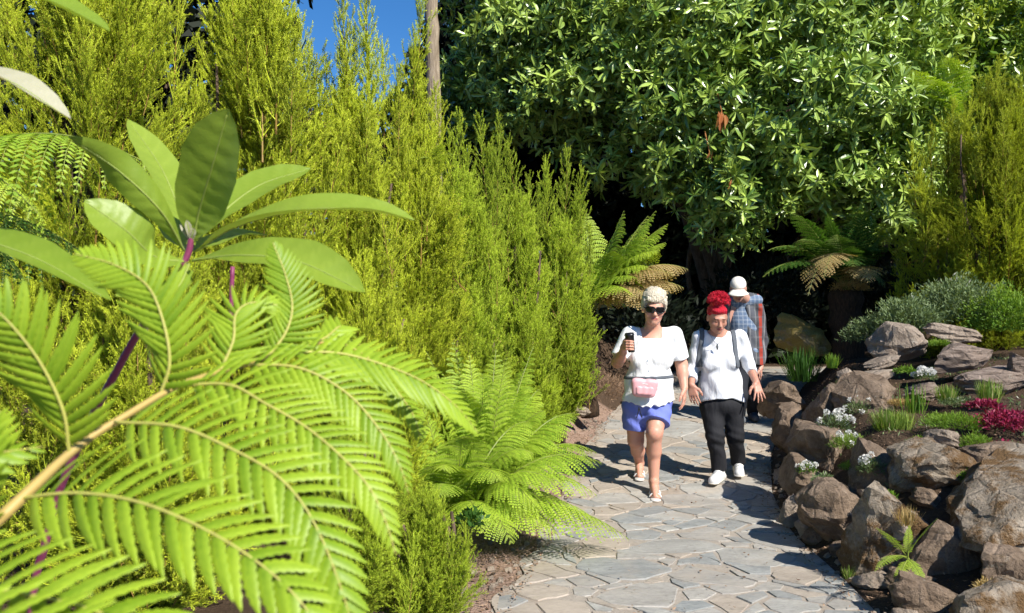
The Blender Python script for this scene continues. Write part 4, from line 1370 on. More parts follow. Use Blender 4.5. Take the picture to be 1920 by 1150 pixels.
def mound(name, u, v, Y, rx, rz, n, L, W, mat, label, cat, seed, lean=.6, group=None, flowers=None, ry=None):
    """cushion of small leaves; flowers = (count, size)"""
    c = np.array(list(P(u, v, Y)))
    r = np.random.default_rng(seed)
    root = empty(name, c, label, cat, group)
    ry = ry or rx
    d = unit(r.normal(size=(n, 3)))
    d[:, 2] = np.abs(d[:, 2])
    rad = r.uniform(.55, 1.0, n)
    lump = 1 + .22 * np.sin(d[:, 0] * 7 + seed) * np.sin(d[:, 1] * 6 + 1)
    p = c + d * (rad * lump)[:, None] * [rx, ry, rz]
    D = unit(d * [1, 1, 1.2] + r.normal(0, lean, (n, 3)) + [0, 0, .4])
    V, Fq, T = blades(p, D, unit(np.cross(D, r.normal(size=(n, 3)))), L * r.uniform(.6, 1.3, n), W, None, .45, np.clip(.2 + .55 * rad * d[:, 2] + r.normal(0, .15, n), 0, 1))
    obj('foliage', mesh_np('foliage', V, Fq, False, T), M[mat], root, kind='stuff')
    if flowers:
        k, sz = flowers
        for i in range(k):
            e = unit(r.normal(size=3))
            e[2] = abs(e[2]) * 1.3 + .35
            e[1] -= .25
            e = unit(e)
            q = c + e * [rx, ry, rz] * 1.12 + [0, 0, r.uniform(0, .025)]
            mb = MB()
            m = 34
            pd = unit(r.normal(size=(m, 3)) + e * 1.0)
            b = q + pd * sz * .45
            V, Fq, T = blades(b, unit(pd + r.normal(0, .5, (m, 3))), unit(np.cross(pd, r.normal(size=(m, 3)))), sz * .55, sz * .42, None, .55)
            mb.add(V, None, Fq, T)
            mb.tube([c + e * [rx, ry, rz] * .6, q], [.0012, .0012], 3, .5, False)
            obj('flower_head', mb.mesh('flower_head'), M['white_petal'], root)
    return root


FG = 'white flowering candytuft clumps on the rockery'
mound('candytuft', 1568, 808, 6.6, .12, .12, 900, .030, .006, 'grey_green', 'large white-flowered clump on the bank beside the path, left of the grass', 'flower', 1, .5, FG, (13, .030))
mound('candytuft', 1610, 775, 6.9, .10, .09, 700, .030, .006, 'grey_green', 'white-flowered clump just behind the largest one', 'flower', 2, .5, FG, (9, .028))
mound('candytuft', 1592, 840, 6.3, .12, .09, 900, .032, .006, 'grass', 'yellowish clump with few white flowers in front of the grass tuft', 'flower', 3, .5, FG, (7, .024))
mound('candytuft', 1513, 885, 6.25, .06, .06, 400, .028, .006, 'mat', 'lowest white-flowered clump, near the small upright stones', 'flower', 4, .5, FG, (7, .026))
mound('candytuft', 1635, 885, 5.75, .085, .08, 600, .03, .006, 'grey_green', 'white-flowered clump in the dark cleft left of the angular split boulder', 'flower', 5, .5, FG, (8, .026))
mound('candytuft', 1733, 712, 6.95, .075, .06, 500, .028, .006, 'grey_green', 'white-flowered clump among the rocks at the back of the rockery', 'flower', 6, .5, FG, (14, .030))
mound('mat_plant', 1790, 800, 6.1, .22, .085, 3800, .024, .004, 'mat', 'bright green cushion of fine leaves between grass tuft and maroon plant', 'mat plant', 7, .5)
mound('mat_plant', 1830, 842, 5.8, .10, .10, 1500, .022, .004, 'mat', 'yellow-green moss hanging over the right side of the split boulder', 'mat plant', 8, .6)
mound('mat_plant', 1760, 648, 8.0, .12, .05, 900, .022, .004, 'mat', 'small green cushion in front of the crowning rock', 'mat plant', 9, .6)
mound('maroon_plant', 1885, 800, 6.0, .21, .10, 1500, .034, .014, 'maroon', 'low maroon-leaved plant at the right edge of the rockery', 'plant', 10, .8)
mound('maroon_plant', 1845, 765, 6.2, .11, .05, 500, .03, .012, 'maroon', 'small maroon sprig behind the green cushion', 'plant', 11, .8)
GS = 'low grey-green shrubs behind the rockery'
mound('low_shrub', 1700, 618, 8.75, .34, .30, 5500, .045, .013, 'grey_green', 'grey-green small-leaved shrub behind the dark pointed boulder', 'shrub', 12, .8, GS)
mound('low_shrub', 1800, 600, 8.9, .46, .42, 6500, .045, .013, 'grey_green', 'grey-green small-leaved shrub behind the crowning rock', 'shrub', 13, .8, GS)
mound('low_shrub', 1890, 620, 8.5, .40, .42, 6500, .042, .012, 'mat', 'greener fine-leaved shrub at the right edge behind the rockery', 'shrub', 14, .8, GS)
mound('low_shrub', 1640, 640, 9.0, .30, .26, 3000, .04, .011, 'grey_green', 'low grey-green shrub left of the dark pointed boulder, in half shade', 'shrub', 15, .8, GS)
mound('mat_plant', 1595, 545, 10.9, .24, .14, 1500, .03, .008, 'fern_brown', 'brown mossy tuft on top of the thick dark fern trunk', 'moss', 16, .7)

WG = 'small weeds growing between the rockery stones'
mound('weed', 1660, 935, 5.35, .06, .04, 260, .03, .010, 'mat', 'small weed between the upright mossy boulder and the split boulder', 'weed', 51, .8, WG)
mound('weed', 1820, 900, 5.3, .10, .05, 420, .03, .009, 'mat', 'trailing weed under the maroon plant, right of the split boulder', 'weed', 52, .8, WG)
mound('weed', 1545, 905, 6.0, .07, .05, 300, .03, .009, 'grey_green', 'small weed above the rounded shaded brown rock', 'weed', 53, .8, WG)
mound('weed', 1700, 700, 7.3, .09, .05, 350, .03, .009, 'mat', 'little weed between flat slab and layered purplish rock', 'weed', 54, .8, WG)
mound('weed', 1850, 1110, 4.3, .06, .05, 250, .03, .009, 'fern_brown', 'dry weed between the two bottom corner rocks', 'weed', 55, .8, WG)
mound('maroon_plant', 1875, 850, 5.75, .14, .06, 700, .03, .012, 'maroon', 'lowest maroon sprig, spilling under the main maroon plant', 'plant', 56, .8)

CG = 'low cushions of greenery covering the rockery soil'
mound('mat_plant', 1660, 762, 7.0, .14, .05, 1300, .024, .005, 'grey_green', 'grey-green cushion behind the bright grass tuft', 'mat plant', 61, .7, CG)
mound('mat_plant', 1740, 835, 6.0, .13, .05, 1200, .022, .005, 'mat', 'green cushion on the soil directly behind the split boulder', 'mat plant', 62, .7, CG)
mound('mat_plant', 1800, 760, 6.6, .15, .05, 1300, .022, .005, 'grey_green', 'grey-green cushion between the fine grass tuft and the pale upright tuft', 'mat plant', 63, .7, CG)
mound('mat_plant', 1690, 760, 6.8, .10, .04, 800, .022, .005, 'fern_brown', 'dry brown cushion beside the thin upright grass clump', 'mat plant', 64, .7, CG)
mound('mat_plant', 1600, 880, 6.05, .09, .05, 700, .022, .005, 'mat', 'green cushion draped below the yellowish flower clump', 'mat plant', 65, .7, CG)


def tuft(u, v, Y, n, L, W, mat, label, seed, spread=.6, name='grass_tuft', group='grass tufts on the rockery'):
    c = np.array(list(P(u, v, Y)))
    r = np.random.default_rng(seed)
    a = r.uniform(0, 6.28, n)
    lean = r.uniform(.05, spread, n)
    D = np.stack([np.cos(a) * lean, np.sin(a) * lean, np.ones(n)], 1)
    B = c + np.stack([np.cos(a), np.sin(a), np.zeros(n)], 1) * (r.random(n) * L * .45)[:, None]
    out = np.stack([np.cos(a), np.sin(a), np.full(n, -.6)], 1)
    V, Fq, T = leaf_strips(B, D, -out + [0, 0, .3], L * r.uniform(.55, 1.15, n), W, r.uniform(.0, .35, n) * -1, .3, (0, .4, .75, 1), (.8, 1, .7, .05), r.random(n))
    o = obj(name, mesh_np(name, V - c, Fq, False, T), M[mat], label=label, cat='grass', group=group, kind=None)
    o.location = c
    return o


tuft(1665, 812, 6.4, 420, .17, .006, 'grass', 'bright green grass tuft spreading above the split boulder', 31, 1.0)
tuft(1695, 805, 6.4, 200, .13, .006, 'grass', 'short grass tuft next to the green cushion', 32, .9)
tuft(1775, 755, 6.7, 300, .13, .005, 'grass', 'fine grass tuft in front of the long layered slab', 33, .9)
tuft(1855, 755, 6.5, 330, .16, .005, 'grass', 'pale upright grass tuft above the maroon plant', 34, .6)
tuft(1712, 775, 6.6, 60, .20, .008, 'mat', 'thin upright grass clump left of the fine tuft', 35, .5)
tuft(1505, 715, 9.4, 220, .34, .012, 'fern_dark', 'dark strap-leaved tuft in the shade beyond the flat slab', 36, .8)
tuft(1560, 690, 8.6, 120, .13, .008, 'mat', 'little green tuft behind the blocky stone', 37, .9)
tuft(1592, 1085, 4.98, 60, .07, .003, 'grass', 'dry wispy tuft at the foot of the upright mossy boulder', 38, .9)
tuft(1700, 985, 4.75, 90, .10, .004, 'fern_brown', 'dry brown strands hanging beside the upright mossy boulder', 39, 1.0)

# shade plants under the rhododendron
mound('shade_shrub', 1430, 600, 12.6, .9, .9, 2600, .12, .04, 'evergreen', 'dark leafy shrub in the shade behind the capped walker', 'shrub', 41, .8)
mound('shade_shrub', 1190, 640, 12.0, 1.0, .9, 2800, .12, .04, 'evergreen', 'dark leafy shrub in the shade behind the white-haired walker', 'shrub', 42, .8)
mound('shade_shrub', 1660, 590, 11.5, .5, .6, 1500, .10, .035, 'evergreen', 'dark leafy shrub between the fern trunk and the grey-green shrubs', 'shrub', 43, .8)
mound('dry_undergrowth', 1120, 745, 9.4, .35, .32, 1500, .07, .006, 'litter', 'dry brown undergrowth on the bank left of the cup-holding walker', 'undergrowth', 44, .9)
mound('weed', 1060, 700, 9.0, .30, .25, 900, .05, .015, 'fern', 'green weeds on the bank at the foot of the hedge', 'weed', 45, .9)
mound('weed', 885, 985, 4.9, .07, .08, 120, .05, .022, 'fern_dark', 'small dark weed at the soil edge under the nearest fern', 'weed', 46, .8)

# ------------------------------------------------------------------ litter on soil and path
r3 = np.random.default_rng(9)
n = 7600
yy = r3.uniform(3.6, 11, n)
side = r3.random(n)
xx = np.where(side < .45, xl(yy) + .05 - np.abs(r3.normal(0, .30, n)), xr(yy) - .10 + np.abs(r3.normal(0, .8, n)))
on = r3.random(n) < .09
xx = np.where(on, xl(yy) + (xr(yy) - xl(yy)) * r3.random(n), xx)
inside = (xx > xl(yy)) & (xx < xr(yy))
zz = np.where(inside, zp(yy) + .017, height(xx, yy) + .008)
sz = r3.uniform(.008, .03, n)
D = np.stack([r3.normal(size=n), r3.normal(size=n), r3.normal(0, .25, n)], 1)
S = np.cross(unit(D), np.stack([r3.normal(0, .3, n), r3.normal(0, .3, n), np.ones(n)], 1))
V, Fq, T = blades(np.stack([xx, yy, zz], 1), D, S, sz, sz * r3.uniform(.3, .7, n), np.stack([np.zeros(n), np.zeros(n), r3.uniform(0, .3, n)], 1), .5)
obj('leaf_litter', mesh_np('leaf_litter', V, Fq, False, T), M['litter'], kind='stuff', label='dry leaf litter scattered along the soil edges of the path', cat='leaf litter')
n = 5200
yy = r3.uniform(4.9, 9.2, n)
xx = xr(yy) + r3.uniform(.25, 2.3, n)
keep = (np.sin(xx * 5.3 + 1.7 * np.sin(yy * 2.9)) * np.sin(yy * 4.1 + np.sin(xx * 3.3)) + r3.normal(0, .3, n)) > .12
xx, yy = xx[keep], yy[keep]
n = len(xx)
D = np.stack([r3.normal(0, .7, n), r3.normal(0, .7, n), r3.uniform(.3, 1, n)], 1)
V, Fq, T = blades(np.stack([xx, yy, height(xx, yy) - .002], 1), D, np.cross(unit(D), r3.normal(size=(n, 3))), r3.uniform(.02, .05, n), r3.uniform(.006, .014, n), None, .5)
obj('ground_cover', mesh_np('ground_cover', V, Fq, False, T), M['grey_green'], kind='stuff', label='sparse creeping greenery on the soil of the rockery', cat='ground cover')
mb = MB()
for i in range(420):
    y = r3.uniform(3.8, 10)
    x = xl(y) + .02 - abs(r3.normal(0, .22)) if r3.random() < .7 else xr(y) + r3.uniform(-.05, .1)
    s = r3.uniform(.006, .02)
    d = unit(r3.normal(size=(8, 3))) * s
    pts = np.array([(-1, -1, -.6), (1, -1, -.6), (1, 1, -.6), (-1, 1, -.6), (-.7, -.7, .6), (.7, -.8, .5), (.8, .6, .6), (-.6, .7, .5)]) * s + d * .35
    mb.add(pts + [x, y, H(x, y) + s * .3 + .005], None, [(0, 1, 5, 4), (1, 2, 6, 5), (2, 3, 7, 6), (3, 0, 4, 7), (4, 5, 6, 7)], .5)
obj('gravel', mb.mesh('gravel'), M['rock_grey'], kind='stuff', label='loose gravel along the path edges', cat='gravel')
for k, (u, v, Y, L, a, lab) in enumerate([(905, 1088, 5.0, .16, .4, 'dead twig on the soil left of the path'), (935, 1070, 5.05, .10, 1.5, 'short dark twig beside the longer one on the soil')]):
    y = Y
    x = (u - 960) / F * y
    z = H(x, y) + .012
    mb = MB()
    mb.tube([(x - L * .5, y, z), (x, y + .03, z + .02), (x + L * .5 * math.cos(a), y + L * .5 * math.sin(a), z + .03)], [.005, .004, .002], 6)
    obj('twig', mb.mesh('twig', True), M['bark'], label=lab, cat='twig')

# ------------------------------------------------------------------ people: bodies and clothes as one continuous surface each
class Field:
    def __init__(s, lo, hi, h):
        s.lo, s.h = np.array(lo, float), h
        s.n = np.ceil((np.array(hi) - s.lo) / h).astype(int) + 1
        s.D = np.full(s.n, 1.0, np.float32)

    def sub(s, a, b):
        i0 = np.clip(np.floor((np.array(a) - s.lo) / s.h).astype(int), 0, s.n)
        i1 = np.clip(np.ceil((np.array(b) - s.lo) / s.h).astype(int) + 1, 0, s.n)
        sl = tuple(slice(p, q) for p, q in zip(i0, i1))
        ax = [(s.lo[k] + s.h * np.arange(i0[k], i1[k])).astype(np.float32) for k in range(3)]
        return sl, ax[0][:, None, None], ax[1][None, :, None], ax[2][None, None, :]

    def put(s, sl, d, k, op):
        a = s.D[sl]
        if a.size == 0:
            return
        if op == 'u':
            h = np.maximum(k - np.abs(a - d), 0) / k
            s.D[sl] = np.minimum(a, d) - h * h * k * .25
        else:
            d = -d
            h = np.maximum(k - np.abs(a - d), 0) / k
            s.D[sl] = np.maximum(a, d) + h * h * k * .25

    def cone(s, a, b, ra, rb, k=.02, op='u', flat=False, sq=(1, 1, 1)):
        a, b = np.array(list(a), float), np.array(list(b), float)
        m = max(ra, rb) * max(sq) + k + 3 * s.h
        sl, X, Y, Z = s.sub(np.minimum(a, b) - m, np.maximum(a, b) + m)
        ab = b - a
        t = np.clip(((X - a[0]) * ab[0] + (Y - a[1]) * ab[1] + (Z - a[2]) * ab[2]) / (ab @ ab + 1e-9), 0, 1)
        d = np.sqrt(((X - a[0] - t * ab[0]) / sq[0]) ** 2 + ((Y - a[1] - t * ab[1]) / sq[1]) ** 2 + ((Z - a[2] - t * ab[2]) / sq[2]) ** 2) - (ra + (rb - ra) * t)
        if flat:
            u_ = unit(ab)
            d = np.maximum(d, (X - b[0]) * u_[0] + (Y - b[1]) * u_[1] + (Z - b[2]) * u_[2])
        s.put(sl, d.astype(np.float32), k, op)

    def chain(s, pts, rad, k=.015, op='u'):
        for i in range(len(pts) - 1):
            s.cone(pts[i], pts[i + 1], rad[i], rad[i + 1], k, op)

    def ell(s, c, r, k=.03, op='u', R=None):
        c, r = np.array(list(c), float), np.array(r, float)
        m = r.max() + k + 3 * s.h
        sl, X, Y, Z = s.sub(c - m, c + m)
        x, y, z = X - c[0], Y - c[1], Z - c[2]
        if R is not None:
            R = np.array(R)
            x, y, z = (R[0, 0] * x + R[1, 0] * y + R[2, 0] * z, R[0, 1] * x + R[1, 1] * y + R[2, 1] * z, R[0, 2] * x + R[1, 2] * y + R[2, 2] * z)
        k0 = np.sqrt((x / r[0]) ** 2 + (y / r[1]) ** 2 + (z / r[2]) ** 2)
        k1 = np.sqrt((x / r[0] ** 2) ** 2 + (y / r[1] ** 2) ** 2 + (z / r[2] ** 2) ** 2) + 1e-6
        s.put(sl, (k0 * (k0 - 1) / k1).astype(np.float32), k, op)

    def grid(s):
        ax = [(s.lo[k] + s.h * np.arange(s.n[k])).astype(np.float32) for k in range(3)]
        return ax[0][:, None, None], ax[1][None, :, None], ax[2][None, None, :]

    def copy(s):
        f = Field.__new__(Field)
        f.lo, f.h, f.n, f.D = s.lo, s.h, s.n, s.D.copy()
        return f

    def verts(s):
        D = s.D
        S = D < 0
        cells = np.zeros(np.array(D.shape) - 1, np.uint8)
        nx, ny, nz = cells.shape
        for dx in (0, 1):
            for dy in (0, 1):
                for dz in (0, 1):
                    cells += S[dx:dx + nx, dy:dy + ny, dz:dz + nz]
        act = (cells > 0) & (cells < 8)
        I = np.argwhere(act)
        idx = np.full(cells.shape, -1, np.int32)
        idx[act] = np.arange(len(I))
        pos, cnt = np.zeros((len(I), 3)), np.zeros(len(I))
        cor = [(a, b, c) for a in (0, 1) for b in (0, 1) for c in (0, 1)]
        val = {c: D[I[:, 0] + c[0], I[:, 1] + c[1], I[:, 2] + c[2]] for c in cor}
        for c in cor:
            for ax in range(3):
                if c[ax] == 0:
                    e = list(c); e[ax] = 1
                    a, b = val[c], val[tuple(e)]
                    m = (a < 0) != (b < 0)
                    t = np.where(m, a / np.where(m, a - b, 1), 0)
                    q = np.array(c, float)[None].repeat(len(I), 0)
                    q[:, ax] += t
                    pos[m] += q[m]
                    cnt[m] += 1
        V = s.lo + (I + pos / cnt[:, None]) * s.h
        faces = []
        for ax in range(3):
            sh = [slice(None)] * 3
            s0, s1 = list(sh), list(sh)
            s0[ax], s1[ax] = slice(0, -1), slice(1, None)
            A, B = S[tuple(s0)], S[tuple(s1)]
            e = np.argwhere(A != B)
            o1, o2 = [(1, 2), (2, 0), (0, 1)][ax]
            ok = (e[:, o1] > 0) & (e[:, o2] > 0) & (e[:, o1] < cells.shape[o1]) & (e[:, o2] < cells.shape[o2])
            e = e[ok]
            def at(d1, d2):
                q = e.copy()
                q[:, o1] -= d1
                q[:, o2] -= d2
                return idx[q[:, 0], q[:, 1], q[:, 2]]
            quad = np.stack([at(1, 1), at(0, 1), at(0, 0), at(1, 0)], 1)
            fl = ~A[e[:, 0], e[:, 1], e[:, 2]]
            quad[fl] = quad[fl][:, ::-1]
            faces.append(quad)
        Fq = np.concatenate(faces)
        # light smoothing
        for _ in range(2):
            acc, c = np.zeros_like(V), np.zeros(len(V))
            for k in range(4):
                np.add.at(acc, Fq[:, k], V[Fq[:, (k + 1) % 4]])
                np.add.at(c, Fq[:, k], 1)
            V = V * .5 + .5 * acc / np.maximum(c, 1)[:, None]
        return V, Fq

    def mesh(s, name, paint=None):
        V, Fq = s.verts()
        return mesh_np(name, V, Fq, True, None, None if paint is None else paint(V))


def skin_mat(name):
    m, nt, out = nodes_of(name)
    q = NT(nt)
    c = q.attr('paint', 'Color')
    nz = q.noise(22, q.coord('Object'), 4)
    c = q.mix(q.math('MULTIPLY', nz, .35), c, (0.55, 0.24, 0.17))
    b = q.principled(c, 0.48, q.bump(q.noise(160, q.coord('Object'), 3), .15, .003), .4, **{'Subsurface Weight': 0.12, 'Subsurface Scale': 0.02})
    q.link(b, out.inputs[0])
    return m


def cloth_mat(name, col, rough=.85, fold=.5, weave=500, namp=.12, fscale=9):
    m, nt, out = nodes_of(name)
    q = NT(nt)
    co = q.coord('Object')
    mp = q.new('ShaderNodeMapping')
    mp.inputs['Scale'].default_value = (1.6, 1.6, .6)
    q.link(co, mp.inputs[0])
    f = q.noise(fscale, mp.outputs[0], 3, .5)
    w = q.noise(weave, co, 2)
    c = q.mix(w, tuple(x * (1 - namp) for x in col), col)
    n1 = q.bump(f, fold, .03)
    q.link(q.principled(c, rough, q.bump(w, .2, .002, n1), .25), out.inputs[0])
    return m


def plaid_mat():
    m, nt, out = nodes_of('striped_flannel')
    q = NT(nt)
    co = q.coord('Object')
    sp = q.new('ShaderNodeSeparateXYZ')
    q.link(co, sp.inputs[0])
    fx = q.math('FRACT', q.math('MULTIPLY', q.math('ADD', sp.outputs[0], 0.02), 3.5))
    c = q.ramp(fx, [(0, (.06, .065, .075)), (.18, (.17, .17, .18)), (.24, (.08, .085, .10)), (.42, (.15, .155, .16)), (.46, (.06, .062, .07)), (.58, (.30, .045, .03)), (.74, (.09, .09, .10)), (.84, (.20, .20, .21)), (.90, (.06, .06, .07))], 'CONSTANT')
    fz = q.math('FRACT', q.math('MULTIPLY', sp.outputs[2], 9))
    c = q.mix(q.math('MULTIPLY', q.math('GREATER_THAN', fz, .82), .3), c, (.16, .16, .17))
    n1 = q.bump(q.noise(10, co, 3), .5, .03)
    q.link(q.principled(c, .9, n1, .2), out.inputs[0])
    return m


def check_mat():
    m, nt, out = nodes_of('blue_checked_cotton')
    q = NT(nt)
    co = q.coord('Object')
    sp = q.new('ShaderNodeSeparateXYZ')
    q.link(co, sp.inputs[0])
    a = q.math('GREATER_THAN', q.math('FRACT', q.math('MULTIPLY', sp.outputs[0], 22)), .7)
    b = q.math('GREATER_THAN', q.math('FRACT', q.math('MULTIPLY', sp.outputs[2], 22)), .7)
    c = q.mix(q.math('MULTIPLY', q.math('ADD', a, b), .35), (.12, .17, .26), (.38, .42, .48))
    q.link(q.principled(c, .85, q.bump(q.noise(12, co, 3), .5, .03), .2), out.inputs[0])
    return m


SK = skin_mat('skin')
M['white_knit'] = cloth_mat('white_knit', (.80, .80, .79), .9, .55, 420, .10, 11)
M['white_jersey'] = cloth_mat('white_jersey', (.74, .75, .78), .85, .65, 420, .08, 9)
M['blue_cotton'] = cloth_mat('periwinkle_cotton', (.16, .20, .58), .85, .5)
M['black_cotton'] = cloth_mat('black_cotton', (.018, .018, .021), .8, .6)
M['navy_cotton'] = cloth_mat('dark_trousers', (.02, .022, .03), .85, .5)
M['grey_web'] = plain_mat('grey_webbing', (.10, .11, .125), .8, .2, 60, .2)
M['pink'] = plain_mat('pink_leather', (.72, .36, .38), .45, .4, 20, .08, .15, 120)
M['black_plastic'] = plain_mat('black_plastic', (.012, .012, .013), .3, .5, 30, .2)
M['dark_lens'] = plain_mat('dark_lens', (.006, .006, .007), .12, .6, 30, .1)
M['white_leather'] = plain_mat('white_leather', (.70, .69, .67), .5, .4, 40, .1, .2, 90)
M['silver_leather'] = plain_mat('pale_leather', (.62, .58, .54), .4, .5, 40, .15)
M['cap_cloth'] = plain_mat('cap_canvas', (.72, .68, .60), .9, .2, 50, .1, .3, 200)
M['plaid'] = plaid_mat()
M['check'] = check_mat()


def hair_mat(name, a, b, rough=.45):
    m, nt, out = nodes_of(name)
    q = NT(nt)
    co = q.coord('Object')
    w = q.new('ShaderNodeTexWave')
    w.inputs['Scale'].default_value = 22
    w.inputs['Distortion'].default_value = 9
    w.inputs['Detail'].default_value = 4
    w.inputs['Detail Scale'].default_value = 2.5
    q.link(co, w.inputs['Vector'])
    n_ = q.noise(60, co, 4)
    f = q.math('MULTIPLY', q.math('ADD', w.outputs['Fac'], n_), .5)
    q.link(q.principled(q.mix(f, a, b), rough, q.bump(f, .9, .012), .4), out.inputs[0])
    return m


M['blonde'] = hair_mat('platinum_hair', (.55, .45, .31), (.86, .78, .63))
M['red_hair'] = hair_mat('scarlet_hair', (.35, .003, .012), (.80, .012, .045))
M['grey_hair'] = hair_mat('grey_hair', (.25, .24, .23), (.55, .53, .5))


def head_geo(f, c, R, sc=1.0, wide=1.0):
    """face looks along local -y"""
    R = np.array(R)
    c = np.array(list(c))
    def L(x, y, z):
        return c + R @ (np.array([x * wide, y, z]) * sc)
    e = lambda p, r, k, op='u': f.ell(L(*p), np.array(r) * sc * [wide, 1, 1], k, op, R)
    e((0, .018, .03), (.076, .096, .086), .03)
    e((0, -.02, -.03), (.063, .070, .082), .03)
    e((0, -.038, -.075), (.047, .045, .038), .03)
    e((0, -.073, -.097), (.022, .02, .02), .025)
    f.cone(L(-.036, -.080, .024), L(.036, -.080, .024), .012 * sc, .012 * sc, .02)
    for s in (-1, 1):
        e((s * .040, -.062, -.024), (.026, .024, .026), .02)
        e((s * .031, -.100, .005), (.017, .014, .012), .012, 's')
        e((s * .031, -.079, .004), (.013, .012, .010), .006)
        e((s * .078, .012, -.002), (.011, .024, .033), .01)
        e((s * .012, -.100, -.034), (.010, .010, .008), .008)
    f.cone(L(0, -.085, .012), L(0, -.112, -.030), .008 * sc, .013 * sc, .012)
    f.cone(L(-.020, -.089, -.058), L(.020, -.089, -.058), .007 * sc, .007 * sc, .008)
    f.cone(L(-.017, -.088, -.069), L(.017, -.088, -.069), .008 * sc, .008 * sc, .008)
    return L


def hand_geo(f, wrist, d, side, nrm, curl=.35, spread=.10, sc=1.0, thumb_out=.9):
    """d: to the fingers, side: towards the thumb, nrm: palm normal (fingers curl that way)"""
    w = np.array(list(wrist), float)
    d, side = unit(np.array(d, float)), np.array(side, float)
    side = unit(side - d * (side @ d))
    nrm = np.array(nrm, float)
    nrm = unit(nrm - d * (nrm @ d) - side * (nrm @ side))
    for k in range(4):
        off = .031 - .0205 * k
        kn = w + (d * (.092 - .006 * abs(k - 1)) + side * off) * sc
        f.cone(w + side * off * .55 * sc + d * .008 * sc, kn, .015 * sc, .0115 * sc, .012)
        dirn = unit(d + side * (1.5 - k) * spread)
        ln = np.array([.040, .026, .020]) * [.95, 1.05, 1.0, .80][k] * sc
        p = kn
        ang = 0
        for j in range(3):
            ang += curl * (.6 if j == 0 else 1.0)
            q = p + (dirn * math.cos(ang) + nrm * math.sin(ang)) * ln[j]
            f.cone(p, q, (.0098 - .0012 * j) * sc, (.0090 - .0012 * j) * sc, .004)
            p = q
    t0 = w + (d * .022 + side * .024) * sc
    t1 = t0 + unit(d * .75 + side * thumb_out * .8 + nrm * .25) * .042 * sc
    t2 = t1 + unit(d * .95 + side * thumb_out * .45 + nrm * .3) * .032 * sc
    t3 = t2 + unit(d * 1.0 + side * thumb_out * .15 + nrm * .35) * .024 * sc
    f.chain([w + d * .01 * sc, t0, t1, t2, t3], [.016 * sc, .016 * sc, .0125 * sc, .0105 * sc, .009 * sc], .008)


def foot_geo(f, ankle, toe, r=.036):
    a, t = np.array(list(ankle), float), np.array(list(toe), float)
    d = unit(t - a)
    dh = unit(np.array([d[0], d[1], 0]))
    sd = np.array([-dh[1], dh[0], 0])
    heel = a + [0, 0, -.045] - dh * .03
    f.chain([a, heel], [r, .032], .02)
    f.chain([a, (a + t) / 2 + [0, 0, .012], t], [r, .032, .020], .02)
    f.chain([heel, (heel + t) / 2, t], [.03, .03, .02], .02)
    for k in range(5):
        b = t + sd * (.030 - .0155 * k) - dh * (.028 + .006 * abs(k - 1))
        f.cone(b, b + dh * (.050 - .004 * k) + [0, 0, -.006], .0125, .009 if k else .011, .006)


def skin_paint(base, L, lips=(.42, .10, .09), brow=(.10, .06, .04), R=None, c=None, sc=1.0, eyes=True, cheek=None):
    R = np.array(R)
    c = np.array(list(c))

    def paint(V):
        col = np.tile(np.array(base), (len(V), 1))
        q = ((V - c) @ R) / sc
        x, y, z = q[:, 0], q[:, 1], q[:, 2]
        front = (y < -.05) & (np.abs(x) < .09) & (np.abs(z) < .13)
        lp = front & ((x / .027) ** 2 + ((z + .063) / .0125) ** 2 < 1) & (y < -.078)
        col[lp] = lips
        ml = front & (np.abs(z + .0635) < .0028) & (np.abs(x) < .021) & (y < -.075)
        col[ml] = np.array(lips) * .35
        br = front & (np.abs(np.abs(x) - .032) < .019) & (np.abs(z - .026 + .25 * (np.abs(x) - .03) ** 2 / .03) < .005)
        col[br] = brow
        if eyes:
            ey = front & (((np.abs(x) - .031) / .015) ** 2 + ((z - .002) / .0055) ** 2 < 1)
            col[ey] = (.07, .045, .035)
        if cheek is not None:
            k = np.exp(-(((np.abs(x) - .04) / .02) ** 2 + ((z + .03) / .02) ** 2)) * front
            col = col * (1 - .5 * k[:, None]) + np.array(cheek) * .5 * k[:, None]
        return col
    return paint


def rotm(ax, ay, az):
    return np.array(Matrix.Rotation(math.radians(az), 3, 'Z') @ Matrix.Rotation(math.radians(ax), 3, 'X') @ Matrix.Rotation(math.radians(ay), 3, 'Y'))


def person(base, label):
    return empty('person', base, label, 'person', 'walkers on the path')


# ---------------- white-haired woman with the cup
Y0 = 7.36
lady = person((1.14, 7.3, 0), 'white-haired woman in white blouse and blue shorts with sunglasses, raising a cup')
lo, hi = (.72, 6.85, -.02), (1.60, 7.95, 1.76)
HC = P(1226, 579, 7.30)
HR = rotm(9, 4, -3)
b = Field(lo, hi, .0055)
hipL, hipR = P(1192, 762, Y0), P(1234, 762, Y0)
knR, anR, toR = P(1227, 812, 7.20), P(1226, 903, 7.27), P(1229, 931, 7.08)
knL, anL, toL = P(1192, 826, 7.42), P(1199, 868, 7.80), P(1199, 893, 7.62)
Ll = head_geo(b, HC, HR, 1.06, 1.08)
nb = P(1223, 624, 7.40)
b.cone(Ll(0, .02, -.06), nb, .058, .064, .03)
b.cone(P(1184, 628, 7.40), P(1262, 628, 7.40), .055, .055, .05)
b.ell(P(1221, 662, 7.39), (.165, .115, .17), .06)
b.ell(P(1217, 712, 7.36), (.17, .14, .16), .06)
b.ell(P(1214, 752, Y0), (.185, .14, .13), .06)
b.cone(hipR, knR, .098, .066, .03)
b.cone(knR, P(1226, 845, 7.25), .062, .060, .03)
b.cone(P(1226, 845, 7.27), anR, .058, .038, .03)
b.ell(P(1227, 812, 7.155), (.045, .03, .05), .03)
b.cone(hipL, knL, .098, .066, .03)
b.cone(knL, P(1196, 846, 7.62), .060, .057, .03)
b.cone(P(1196, 846, 7.62), anL, .055, .038, .03)
